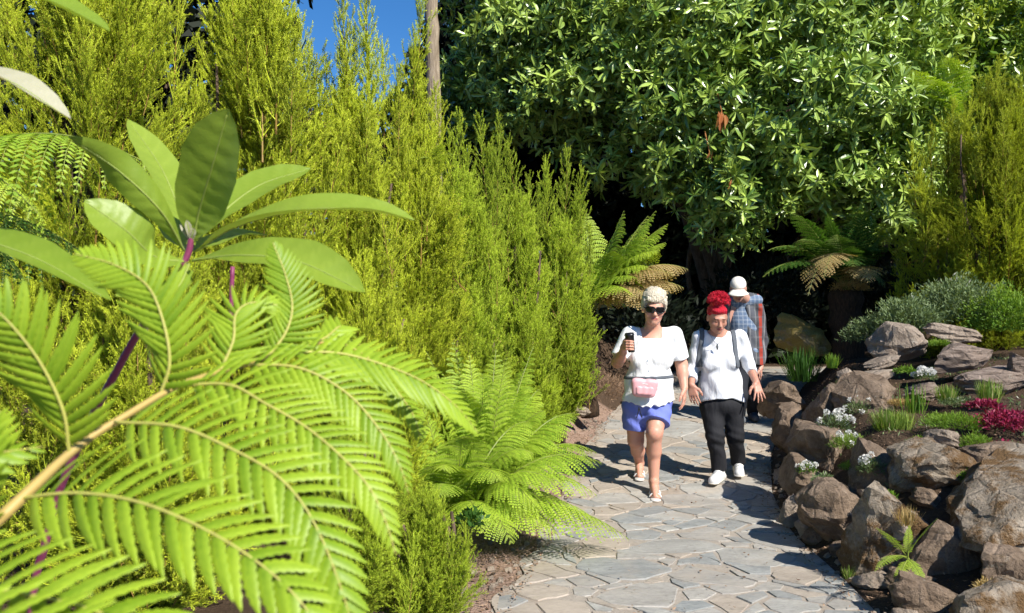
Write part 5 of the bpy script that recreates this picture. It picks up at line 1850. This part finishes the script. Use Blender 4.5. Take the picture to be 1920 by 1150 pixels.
foot_geo(b, anR, toR)
foot_geo(b, anL, toL)
shL, elL, wrL = P(1181, 630, 7.40), P(1158, 679, 7.36), P(1168, 661, 7.13)
b.chain([shL, elL], [.056, .048], .03)
b.chain([elL, Vector(elL).lerp(Vector(wrL), .4), wrL], [.047, .046, .030], .03)
shR, elR, wrR = P(1264, 630, 7.40), P(1278, 684, 7.43), P(1283, 728, 7.32)
b.chain([shR, elR], [.056, .048], .03)
b.chain([elR, Vector(elR).lerp(Vector(wrR), .35), wrR], [.047, .044, .031], .03)
hand_geo(b, wrR, (-.02, -.12, -1), (-.35, -.9, .1), (-.9, .3, 0), .32, .05, 1.05)
# the hand round the cup
CUP = np.array(list(P(1182, 643, 7.035)))
CT = rotm(0, -7, 0)
palm = CUP + [-.047, .012, -.012]
b.chain([wrL, palm + [-.004, .02, -.02]], [.030, .026], .02)
b.ell(palm, (.016, .030, .042), .015)
for k in range(4):
    z = .026 - .0215 * k
    b.chain([palm + [.002, -.012, z], CUP + [-.036, -.034, z - .012], CUP + [-.008, -.050, z - .012], CUP + [.018, -.043, z - .014]], [.0105, .0100, .0092, .0085], .004)
b.chain([palm + [.0, .012, .02], CUP + [-.034, .030, .026], CUP + [-.012, .042, .038], CUP + [.012, .040, .044]], [.013, .012, .0105, .009], .006)
skin1 = (.56, .29, .20)
obj('body', b.mesh('body', skin_paint(skin1, None, (.52, .16, .14), (.42, .33, .24), HR, HC, 1.06, False, (.66, .26, .2))), SK, lady)
# teeth of the smile
# blouse
c = Field((.74, 6.95, .55), (1.56, 7.72, 1.46), .0055)
c.cone(P(1186, 628, 7.40), P(1260, 628, 7.40), .062, .062, .05)
c.ell(P(1221, 662, 7.39), (.182, .132, .18), .06)
for u_ in (1201, 1242):
    c.ell(P(u_, 674, 7.275), (.088, .075, .085), .05)
c.ell(P(1217, 716, 7.35), (.190, .165, .15), .07)
c.cone(P(1216, 715, 7.36), P(1214, 778, 7.36), .185, .238, .05, sq=(1, .82, 1))
for sh, el, s_ in ((shL, elL, -1), (shR, elR, 1)):
    s2, e2 = np.array(list(sh)), np.array(list(el))
    c.cone(s2 + [s_ * .004, 0, .012], s2 + (e2 - s2) * .80, .069, .077, .03, flat=True)
X, Yg, Z = c.grid()
hz = float(P(0, 757, 7.3).z)
theta = np.arctan2(X - float(P(1214, 0, Y0).x), -(Yg - 7.36))
hem = hz + .009 * np.abs(np.sin(theta * 9)) - .02 * np.cos(theta * 2)
c.D = np.maximum(c.D, np.where(np.abs(X - float(P(1214, 0, Y0).x)) < .30, hem - Z, -1)).astype(np.float32)
c.D += (.0045 * np.sin(theta * 7 + Z * 9) * np.clip((1.12 - Z) / .3, 0, 1) + .004 * np.sin(Z * 38 + X * 30 + 4 * np.sin(theta * 3)) * np.clip((1.25 - Z) / .2, .25, 1)).astype(np.float32)
# square neckline
nk = P(1222, 612, 7.33)
box = np.maximum(np.maximum(np.abs(X - nk.x) - .088 + (1.36 - Z) * .12, np.abs(Z - (nk.z + .045)) - .145), np.abs(Yg - 7.33) - .15)
c.D = np.maximum(c.D, -box).astype(np.float32)
obj('blouse', c.mesh('blouse'), M['white_knit'], lady)
mb = MB()
for k in range(5):
    p = P(1221, 648 + 21 * k, 7.19 - .01 * (k == 1) + .01 * (k > 2))
    mb.tube([p, p + Vector((0, -.006, 0))], [.006, .005], 8)
obj('button', mb.mesh('button'), M['white_leather'], lady, kind='stuff')
# shorts
s = Field((.86, 7.0, .50), (1.46, 7.68, .92), .0055)
s.ell(P(1214, 752, Y0), (.198, .155, .14), .05)
kA, kB = np.array(list(hipR)), np.array(list(knR))
s.cone(kA, kA + (kB - kA) * .66, .115, .112, .03, flat=True)
kA, kB = np.array(list(hipL)), np.array(list(knL))
s.cone(kA, kA + (kB - kA) * .62, .115, .112, .03, flat=True)
X, Yg, Z = s.grid()
s.D += (.004 * np.sin(Z * 60 + X * 40)).astype(np.float32)
sh_o = obj('shorts', s.mesh('shorts'), M['blue_cotton'], lady)
mb = MB()
for du in (-4, 5):
    p = P(1198, 764, 7.19)
    mb.tube(catmull([p, p + Vector((du * .002, -.01, -.04)), p + Vector((du * .005, -.005, -.085))], 6), .004, 6)
obj('drawstring', mb.mesh('drawstring'), M['navy_cotton'], sh_o)
# hair
h = Field((.95, 7.08, 1.38), (1.38, 7.62, 1.84), .0055)
def HL(x, y, z):
    return np.array(list(HC)) + HR @ (np.array([x, y, z]) * 1.06)
h.ell(HL(0, .03, .060), (.096, .105, .090), .03, R=HR)
h.ell(HL(.0, -.025, .098), (.080, .066, .050), .03, R=HR)
h.ell(HL(-.02, -.075, .078), (.055, .022, .022), .02, R=HR)
h.ell(HL(-.012, .0, .118), (.062, .07, .044), .04, R=HR)
h.ell(HL(.015, .02, .120), (.050, .06, .042), .04, R=HR)
for s_ in (-1, 1):
    h.ell(HL(s_ * .080, .02, .03), (.022, .055, .06), .02, R=HR)
    h.ell(HL(s_ * .078, -.03, .055), (.018, .03, .035), .02, R=HR)
for k in range(26):
    a = random.uniform(0, 6.28)
    el_ = random.uniform(.25, 1.2)
    p = HL(.085 * math.cos(a) * math.cos(el_), .02 + .09 * math.sin(a) * math.cos(el_), .07 + .085 * math.sin(el_))
    h.ell(p, (.024, .02, .010), .02, R=rotm(random.uniform(-40, 40), random.uniform(-40, 40), random.uniform(0, 180)))
X, Yg, Z = h.grid()
h.D += (.003 * np.sin(X * 150 + 60 * Z + 20 * np.sin(Z * 30))).astype(np.float32)
obj('hair', h.mesh('hair'), M['blonde'], lady)
mb = MB()
for k in range(420):
    a = random.uniform(0, 6.28)
    e_ = random.uniform(.1, 1.45)
    def hp(a, e_, r_=1.0):
        return HL((.092 * math.cos(a) * math.cos(e_)) * r_, .022 + .105 * math.sin(a) * math.cos(e_) * r_, .062 + .098 * math.sin(e_) * r_)
    da, de = random.uniform(.2, .6), random.uniform(-.45, -.1)
    if math.sin(a) < -.55 and e_ < .5:
        e_ = .75
        de = -.1
    mb.tube([hp(a, e_, 1.0), hp(a + da * .5, e_ + de * .5, 1.04), hp(a + da, e_ + de, random.uniform(1.0, 1.10))], [.0016, .0016, .0006], 3, .5, False)
obj('hair_strand', mb.mesh('hair_strand'), M['blonde'], lady, kind='stuff')
# sunglasses
mb = MB()
def lens_ring(cx, w, hh):
    pts = []
    for k in range(18):
        a = k / 18 * 2 * math.pi
        x = cx + w * math.copysign(abs(math.cos(a)) ** .6, math.cos(a))
        z = .006 + hh * math.copysign(abs(math.sin(a)) ** .7, math.sin(a))
        pts.append(HL(x, -.107 + abs(x) ** 2 * 5.0, z))
    return pts
glasses = obj('sunglasses', None, None, lady) if False else None
fr_ = MB()
for cx in (-.036, .036):
    pts = lens_ring(cx, .034, .0235)
    fr_.tube(pts + pts[:1], .0035, 6)
fr_.tube([HL(-.008, -.108, .012), HL(0, -.110, .015), HL(.008, -.108, .012)], .004, 6)
for s_ in (-1, 1):
    fr_.tube([HL(s_ * .070, -.083, .012), HL(s_ * .084, -.03, .012), HL(s_ * .084, .02, .010)], [.006, .005, .003], 6)
gl = obj('sunglasses', fr_.mesh('sunglasses', True), M['black_plastic'], lady)
for cx in (-.036, .036):
    pts = lens_ring(cx, .034, .0235)
    V = np.array(pts + [HL(cx, -.112 + cx * cx * 5, .006)])
    obj('lens', mesh_np('lens', V, np.array([(k, (k + 1) % 18, 18) for k in range(18)]), True), M['dark_lens'], gl)
# sandals
for an, to, nm in ((anR, toR, 'r'), (anL, toL, 'l')):
    a, t = np.array(list(an)), np.array(list(to))
    dh = unit(np.array([(t - a)[0], (t - a)[1], 0]))
    sd = np.array([-dh[1], dh[0], 0])
    f = Field(np.minimum(a, t) - .14, np.maximum(a, t) + .12, .005)
    heel = a + [0, 0, -.078] - dh * .035
    tip = t + [0, 0, -.024] + dh * .03
    f.cone(heel, (heel + tip) / 2, .035, .038, .01, sq=(1, 1, .32))
    f.cone((heel + tip) / 2, tip, .038, .043, .01, sq=(1, 1, .32))
    so = obj('sandal', f.mesh('sandal'), M['silver_leather'], lady)
    mb = MB()
    for fr2, w_ in ((.0, .046), (.32, .043)):
        m_ = t - dh * (.02 + .07 * (fr2 / .32)) + [0, 0, .004 + .02 * fr2]
        arc = [m_ + sd * w_ * math.cos(q_) + np.array([0, 0, 1]) * (.034 + .018 * fr2 / .32) * math.sin(q_) - [0, 0, .016] for q_ in np.linspace(0, math.pi, 11)]
        mb.tube(arc, .0065, 6)
    arc = [a + [0, 0, -.01] + sd * .040 * math.cos(q_) - dh * .040 * math.sin(q_) for q_ in np.linspace(0, 2 * math.pi, 15)]
    mb.tube(arc, .005, 6)
    obj('strap', mb.mesh('strap', True), M['white_leather'], so)

# cup in her hand
cupo = empty('coffee_cup', CUP - np.array([0, 0, .075]), 'black takeaway coffee cup held up by the white-haired woman', 'cup')
prof = [(0, -.076), (.0265, -.076), (.027, -.072), (.0375, .058), (.039, .060), (.039, .064)]
def lathe(prof, n, name):
    V, f = [], []
    for (r_, z_) in prof:
        for k in range(n):
            a = k / n * 2 * math.pi
            V.append(CUP + CT @ np.array([r_ * math.cos(a), r_ * math.sin(a), z_]))
    for i in range(len(prof) - 1):
        for k in range(n):
            f.append((i * n + k, i * n + (k + 1) % n, (i + 1) * n + (k + 1) % n, (i + 1) * n + k))
    return mesh_np(name, V, np.array(f), True)
obj('cup_body', lathe(prof, 28, 'cup_body'), M['black_plastic'], cupo)
obj('lid', lathe([(.041, .060), (.041, .067), (.037, .069), (.036, .080), (.031, .081), (.029, .076), (0, .076)], 28, 'lid'), M['black_plastic'], cupo)

# waist bag
bagc = np.array(list(P(1208, 727, 7.135)))
bag = empty('waist_bag', bagc, 'pink waist bag strapped over the white blouse', 'bag')
f = Field(bagc - [.18, .12, .13], bagc + [.18, .14, .13], .005)
RB = rotm(8, 5, 0)
for dx in (-.075, -.03, .03, .075):
    f.cone(bagc + RB @ np.array([dx, 0, .040]), bagc + RB @ np.array([dx * .8, -.006, -.040]), .034, .036, .03, sq=(1, .8, 1))
obj('pouch', f.mesh('pouch'), M['pink'], bag)
f = Field(bagc - [.16, .1, .1], bagc + [.16, .1, .1], .004)
for dx in (-.055, .0, .055):
    f.cone(bagc + RB @ np.array([dx * .9, -.030, .000]), bagc + RB @ np.array([dx * .8, -.032, -.035]), .018, .020, .02, sq=(1.3, .7, 1))
obj('front_pocket', f.mesh('front_pocket'), M['pink'], bag)
mb = MB()
mb.tube([bagc + RB @ np.array([x, -.026 + x * x * 1.4, .034]) for x in np.linspace(-.09, .09, 9)], .003, 6)
obj('zip', mb.mesh('zip'), M['white_leather'], bag)
st = c.copy()
X, Yg, Z = st.grid()
zc = float(P(0, 709, 7.2).z) + .03 * (X - 1.14)
st.D = np.maximum(st.D - .007, np.abs(Z - zc) - .013).astype(np.float32)
st.D = np.maximum(st.D, np.abs(X - 1.12) - .21).astype(np.float32)
obj('strap', st.mesh('strap'), M['grey_web'], bag)

# ---------------- woman with scarlet hair
Y1 = 7.62
red = person((1.78, 7.6, .05), 'woman with scarlet topknot in white top and black trousers, hands held out, looking down')
lo, hi = (1.46, 7.12, 0.0), (2.30, 8.02, 1.62)
HC2 = P(1345, 597, 7.50)
HR2 = rotm(22, 0, 4)
b = Field(lo, hi, .0055)
L2 = head_geo(b, HC2, HR2, .98, 1.02)
b.cone(L2(0, .03, -.06), P(1349, 630, 7.64), .050, .058, .03)
b.cone(P(1313, 632, Y1), P(1386, 632, Y1), .050, .050, .05)
b.ell(P(1350, 668, Y1), (.155, .105, .17), .06)
b.ell(P(1352, 715, Y1), (.15, .115, .15), .06)
b.ell(P(1353, 755, Y1), (.165, .125, .12), .06)
hl, hr_ = P(1334, 764, Y1), P(1373, 764, Y1)
kl, al, tl = P(1341, 818, 7.54), P(1349, 886, 7.58), P(1339, 904, 7.43)
kr, ar, tr_ = P(1378, 815, 7.62), P(1384, 870, 7.80), P(1386, 889, 7.66)
for h_, k_, a_ in ((hl, kl, al), (hr_, kr, ar)):
    b.cone(h_, k_, .085, .058, .03)
    b.cone(k_, a_, .056, .036, .03)
slp, elp, wlp = P(1311, 634, Y1), P(1299, 688, 7.66), P(1296, 722, 7.50)
srp, erp, wrp = P(1388, 634, Y1), P(1404, 684, 7.66), P(1418, 717, 7.50)
b.chain([slp, elp, wlp], [.050, .042, .027], .03)
b.chain([srp, erp, wrp], [.050, .042, .027], .03)
hand_geo(b, wlp, (.16, -.25, -1), (.85, -.5, .2), (.3, .9, -.2), .28, .07, 1.0, .9)
hand_geo(b, wrp, (.10, -.45, -.85), (-.85, -.25, .05), (.2, .75, -.4), .12, .24, 1.0, 1.1)
skin2 = (.44, .22, .15)
obj('body', b.mesh('body', skin_paint(skin2, None, (.36, .10, .09), (.06, .035, .03), HR2, HC2, .98, True)), SK, red)
c = Field((1.44, 7.2, .55), (2.16, 7.95, 1.42), .0055)
c.cone(P(1316, 633, Y1), P(1384, 633, Y1), .058, .058, .05)
c.ell(P(1350, 668, Y1), (.170, .122, .18), .06)
for u_ in (1333, 1368):
    c.ell(P(u_, 682, 7.53), (.075, .065, .075), .05)
c.ell(P(1352, 720, Y1), (.172, .14, .15), .06)
c.cone(P(1352, 715, Y1), P(1353, 768, Y1), .17, .212, .05, sq=(1, .78, 1))
for a_, e_, w_, fr2 in ((slp, elp, wlp, .72), (srp, erp, wrp, .45)):
    a2, e2, w2_ = (np.array(list(q_)) for q_ in (a_, e_, w_))
    c.cone(a2 + [0, 0, .01], e2, .060, .056, .03)
    c.cone(e2, e2 + (w2_ - e2) * fr2, .054, .048, .02, flat=True)
X, Yg, Z = c.grid()
cx_ = float(P(1352, 0, Y1).x)
theta = np.arctan2(X - cx_, -(Yg - Y1))
hz = float(P(0, 750, 7.55).z)
c.D = np.maximum(c.D, np.where(np.abs(X - cx_) < .235, hz + .018 * np.cos(theta * 2) - Z, -1)).astype(np.float32)
c.D += (.006 * np.sin(theta * 5 + Z * 5 + 2) * np.clip((1.1 - Z) / .3, 0, 1) + .004 * np.sin(Z * 33 + X * 44)).astype(np.float32)
nk = P(1346, 622, 7.56)
dn = np.sqrt(((X - nk.x) / 1.0) ** 2 + ((Yg - 7.58) / 1.1) ** 2 + ((Z - nk.z - .02) / .8) ** 2) - .088
c.D = np.maximum(c.D, -dn).astype(np.float32)
topR = c
obj('top', c.mesh('top'), M['white_jersey'], red)
s = Field((1.52, 7.2, .06), (2.16, 8.02, .92), .0055)
s.ell(P(1353, 757, Y1), (.175, .135, .12), .05)
for h_, k_, a_ in ((hl, kl, al), (hr_, kr, ar)):
    s.cone(h_, k_, .100, .076, .04)
    s.cone(k_, Vector(k_).lerp(Vector(a_), .96), .074, .062, .03, flat=True)
X, Yg, Z = s.grid()
s.D += (.005 * np.sin(Z * 55 + X * 30 + 3 * np.sin(Z * 14)) * np.clip((.62 - Z) / .3, .3, 1)).astype(np.float32)
obj('trousers', s.mesh('trousers'), M['black_cotton'], red)
for a_, t_2 in ((al, tl), (ar, tr_)):
    a2, t2 = np.array(list(a_)), np.array(list(t_2))
    dh = unit(np.array([(t2 - a2)[0], (t2 - a2)[1], 0]))
    gz = float(zp(a2[1]))
    f = Field(np.minimum(a2, t2) - .15, np.maximum(a2, t2) + .12, .005)
    heel = np.array([a2[0], a2[1], gz + .045]) - dh * .035
    toe = np.array([t2[0], t2[1], gz + .040]) + dh * .02
    f.cone(a2 + [0, 0, .0], heel, .042, .042, .03)
    f.cone(a2 + dh * .02, toe, .042, .034, .03)
    f.cone(heel, toe, .042, .042, .02)
    X, Yg, Z = f.grid()
    f.D = np.maximum(f.D, gz + .022 - Z).astype(np.float32)
    sho = obj('shoe', f.mesh('shoe'), M['white_leather'], red)
    f = Field(np.minimum(a2, t2) - .15, np.maximum(a2, t2) + .12, .005)
    f.cone(heel, toe, .046, .048, .02)
    X, Yg, Z = f.grid()
    f.D = np.maximum(np.maximum(f.D, Z - gz - .028), gz + .016 - Z).astype(np.float32)
    obj('sole', f.mesh('sole'), M['cap_cloth'], sho)
    mb = MB()
    for k in range(4):
        m_ = a2 * (1 - .25 - .14 * k) + toe * (.25 + .14 * k) + [0, 0, .036]
        sd = np.array([-dh[1], dh[0], 0])
        mb.tube([m_ - sd * .022 + dh * .008, m_ + [0, 0, .006], m_ + sd * .022 - dh * .008], .0035, 5)
    obj('lace', mb.mesh('lace'), M['grey_web'], sho)
h = Field((1.56, 7.28, 1.40), (1.98, 7.85, 1.80), .0055)
def HL2(x, y, z):
    return np.array(list(HC2)) + HR2 @ (np.array([x, y, z]) * .98)
h.ell(HL2(0, .034, .046), (.084, .096, .082), .03, R=HR2)
h.ell(HL2(0, -.03, .088), (.066, .05, .034), .02, R=HR2)
bun = HL2(0, .02, .150)
h.ell(bun, (.058, .055, .050), .03)
for k in range(60):
    d = unit(np.array([random.gauss(0, 1), random.gauss(0, 1), abs(random.gauss(0, 1)) * .9 - .15]))
    p = bun + d * [.068, .062, .055]
    q_ = p + unit(d * .6 + np.array([random.gauss(0, .7), random.gauss(0, .7), random.gauss(0, .7)])) * .034
    h.chain([p, q_], [.012, .005], .006)
obj('hair', h.mesh('hair'), M['red_hair'], red)
mb = MB()
for k in range(260):
    d = unit(np.array([random.gauss(0, 1), random.gauss(0, 1), abs(random.gauss(0, 1)) * .9 - .1]))
    p0 = bun + d * [.060, .056, .050]
    e_ = unit(np.cross(d, np.array([random.gauss(0, 1), random.gauss(0, 1), random.gauss(0, 1)])))
    q_ = [p0 + d * (.004 + .034 * math.sin(t * 2.6)) + e_ * (.03 * t) + np.array([0, 0, .008 * math.sin(t * 9 + k)]) for t in np.linspace(0, 1, 6)]
    mb.tube(q_, [.002, .002, .0018, .0016, .0012, .0006], 3, .5, False)
obj('hair_strand', mb.mesh('hair_strand'), M['red_hair'], red, kind='stuff')
mb = MB()
nk1, nk2, pd_ = P(1331, 626, 7.50), P(1362, 626, 7.50), P(1345, 645, 7.475)
mb.tube(catmull([nk1, P(1337, 638, 7.48), pd_, P(1354, 638, 7.48), nk2], 16), .0015, 5)
nko = obj('necklace', mb.mesh('necklace'), M['grey_web'], red)
mb = MB()
mb.tube([pd_ + Vector((0, -.003, 0)), P(1345, 650, 7.47), P(1345, 656, 7.47)], [.004, .011, .004], 8)
obj('pendant', mb.mesh('pendant', True), M['grey_web'], nko)
# backpack: straps over the shoulders, pack behind
bp = empty('backpack', P(1352, 690, 7.8), 'dark grey backpack with straps over the scarlet-haired woman\'s shoulders', 'backpack')
f = Field((1.52, 7.66, .78), (2.1, 8.05, 1.42), .008)
f.ell(P(1352, 672, 7.84), (.15, .10, .22), .04)
f.cone(P(1352, 720, 7.80), P(1352, 640, 7.80), .11, .10, .05)
obj('pack', f.mesh('pack'), M['grey_web'], bp)
for ub, ut in ((1313, 1320), (1383, 1379)):
    st = topR.copy()
    X, Yg, Z = st.grid()
    zb_, zt_ = float(P(0, 690, 7.5).z), float(P(0, 622, 7.5).z)
    xb_, xt_ = float(P(ub, 0, 7.5).x), float(P(ut, 0, 7.5).x)
    xc = xb_ + (xt_ - xb_) * (Z - zb_) / (zt_ - zb_)
    st.D = np.maximum(np.maximum(st.D - .011, np.abs(X - xc) - .020), zb_ - Z).astype(np.float32)
    obj('strap', st.mesh('strap'), M['grey_web'], bp)

# ---------------- stooping man in the cap
Ym = 9.8
gm = float(zp(Ym))
man = person((2.58, 9.8, gm), 'stooping man in pale cap, blue checked shirt and striped jacket behind the others')
HC3 = P(1384, 543, 9.62)
HR3 = rotm(30, 0, -14)
b = Field((2.2, 9.2, gm - .02), (3.0, 10.3, 2.0), .007)
L3 = head_geo(b, HC3, HR3, 1.02, 1.0)
nbm = P(1396, 560, 9.80)
b.cone(L3(0, .03, -.06), nbm, .055, .062, .03)
b.cone(P(1377, 576, 9.86), P(1418, 573, 9.86), .045, .045, .04)
b.ell(P(1397, 615, 9.87), (.155, .10, .20), .06)
b.ell(P(1399, 668, 9.84), (.16, .12, .15), .06)
mh = [(P(1386, 690, 9.84), P(1388, 742, 9.72), (float(P(1388, 0, 9.78).x), 9.82, gm + .09)), (P(1412, 690, 9.84), P(1412, 745, 9.86), (float(P(1412, 0, 10.0).x), 10.02, gm + .11))]
for h_, k_, a_ in mh:
    b.chain([h_, k_, a_], [.09, .06, .04], .03)
mL, meL, mwL = P(1369, 574, 9.84), P(1360, 640, 9.90), P(1364, 690, 9.72)
mR, meR, mwR = P(1421, 576, 9.84), P(1430, 638, 9.94), P(1426, 690, 9.78)
for a_ in ((mL, meL, mwL), (mR, meR, mwR)):
    b.chain(a_, [.05, .043, .03], .03)
hand_geo(b, mwL, (.05, -.2, -1), (.5, -.8, 0), (.8, .4, 0), .4, .05)
hand_geo(b, mwR, (-.05, -.2, -1), (-.5, -.8, 0), (-.8, .4, 0), .4, .05)
obj('body', b.mesh('body', skin_paint((.52, .29, .22), None, (.42, .15, .13), (.35, .32, .3), HR3, HC3, 1.02, True)), SK, man)
c = Field((2.2, 9.5, .7), (3.0, 10.2, 1.85), .007)
c.cone(P(1375, 566, 9.82), P(1420, 563, 9.82), .060, .060, .05)
c.ell(P(1397, 610, 9.86), (.178, .132, .23), .06)
c.ell(P(1399, 660, 9.84), (.17, .135, .16), .06)
X, Yg, Z = c.grid()
c.D = np.maximum(c.D, float(P(0, 676, 9.8).z) - Z).astype(np.float32)
nk = P(1389, 556, 9.72)
c.D = np.maximum(c.D, -(np.sqrt((X - nk.x) ** 2 + (Yg - nk.y) ** 2 + (Z - nk.z) ** 2) - .052)).astype(np.float32)
obj('shirt', c.mesh('shirt'), M['check'], man)
j = Field((2.15, 9.45, .7), (3.05, 10.25, 1.9), .007)
j.cone(P(1376, 566, 9.85), P(1416, 562, 9.85), .066, .064, .07)
j.ell(P(1402, 566, 9.90), (.13, .11, .10), .06)
j.ell(P(1398, 606, 9.88), (.195, .15, .25), .06)
j.cone(P(1399, 640, 9.86), P(1400, 690, 9.86), .18, .205, .05, sq=(1, .8, 1))
for a_, e_, w_ in ((mL, meL, mwL), (mR, meR, mwR)):
    j.cone(a_, e_, .066, .060, .03)
    j.cone(e_, Vector(e_).lerp(Vector(w_), .85), .058, .050, .02, flat=True)
X, Yg, Z = j.grid()
zc_ = float(P(0, 684, 9.8).z)
j.D = np.maximum(j.D, zc_ - Z).astype(np.float32)
xo = float(P(1388, 0, 9.7).x)
op_ = np.maximum(np.abs(X - xo) - .085 - .03 * np.clip(1.3 - Z, 0, 1), Yg - 9.86)
j.D = np.maximum(j.D, -op_).astype(np.float32)
j.D += (.005 * np.sin(Z * 30 + X * 40)).astype(np.float32)
obj('jacket', j.mesh('jacket'), M['plaid'], man)
s = Field((2.25, 9.5, gm + .03), (3.0, 10.3, 1.2), .007)
s.ell(P(1399, 676, 9.84), (.165, .13, .14), .05)
for h_, k_, a_ in mh:
    s.chain([h_, k_, a_], [.10, .08, .065], .03)
obj('trousers', s.mesh('trousers'), M['navy_cotton'], man)
for h_, k_, a_ in mh:
    a2 = np.array(list(a_))
    f = Field(a2 - [.12, .28, .14], a2 + [.12, .14, .12], .007)
    f.cone([a2[0], a2[1] + .04, gm + .06], [a2[0] - .01, a2[1] - .16, gm + .055], .045, .04, .02)
    f.cone(a2, [a2[0] - .01, a2[1] - .12, gm + .06], .045, .04, .03)
    obj('shoe', f.mesh('shoe'), M['grey_web'], man)
def HL3(x, y, z):
    return np.array(list(HC3)) + HR3 @ (np.array([x, y, z]) * 1.02)
h = Field((2.2, 9.3, 1.5), (2.75, 9.95, 2.0), .006)
h.ell(HL3(0, .022, .050), (.086, .106, .080), .02, R=HR3)
X, Yg, Z = h.grid()
lowp = HL3(0, 0, .035)
upv = HR3 @ np.array([0, .12, 1.0])
h.D = np.maximum(h.D, -((X - lowp[0]) * upv[0] + (Yg - lowp[1]) * upv[1] + (Z - lowp[2]) * upv[2])).astype(np.float32)
capo = obj('cap', h.mesh('cap'), M['cap_cloth'], man)
V, f4 = [], []
for i in range(9):
    a = math.radians(-46 + 92 * i / 8)
    for k in range(5):
        rr_ = .082 + .085 * (k / 4) * math.cos(a * .75) ** .6
        zz_ = .044 - .026 * (k / 4) - .020 * math.sin(abs(a)) ** 2
        for t_3 in (0,):
            V.append(HL3(math.sin(a) * rr_ * .98, .012 - math.cos(a) * rr_ * 1.12, zz_))
for i in range(8):
    for k in range(4):
        q_ = i * 5 + k
        f4.append((q_, q_ + 1, q_ + 6, q_ + 5))
br = obj('brim', mesh_np('brim', V, np.array(f4), True), M['cap_cloth'], capo)
md = br.modifiers.new('thick', 'SOLIDIFY')
md.thickness = .005
h = Field((2.2, 9.3, 1.4), (2.75, 9.95, 2.0), .006)
h.ell(HL3(0, .045, .015), (.082, .085, .075), .02, R=HR3)
X, Yg, Z = h.grid()
h.D = np.maximum(h.D, ((X - lowp[0]) * upv[0] + (Yg - lowp[1]) * upv[1] + (Z - lowp[2]) * upv[2])).astype(np.float32)
obj('hair', h.mesh('hair'), M['grey_hair'], man)
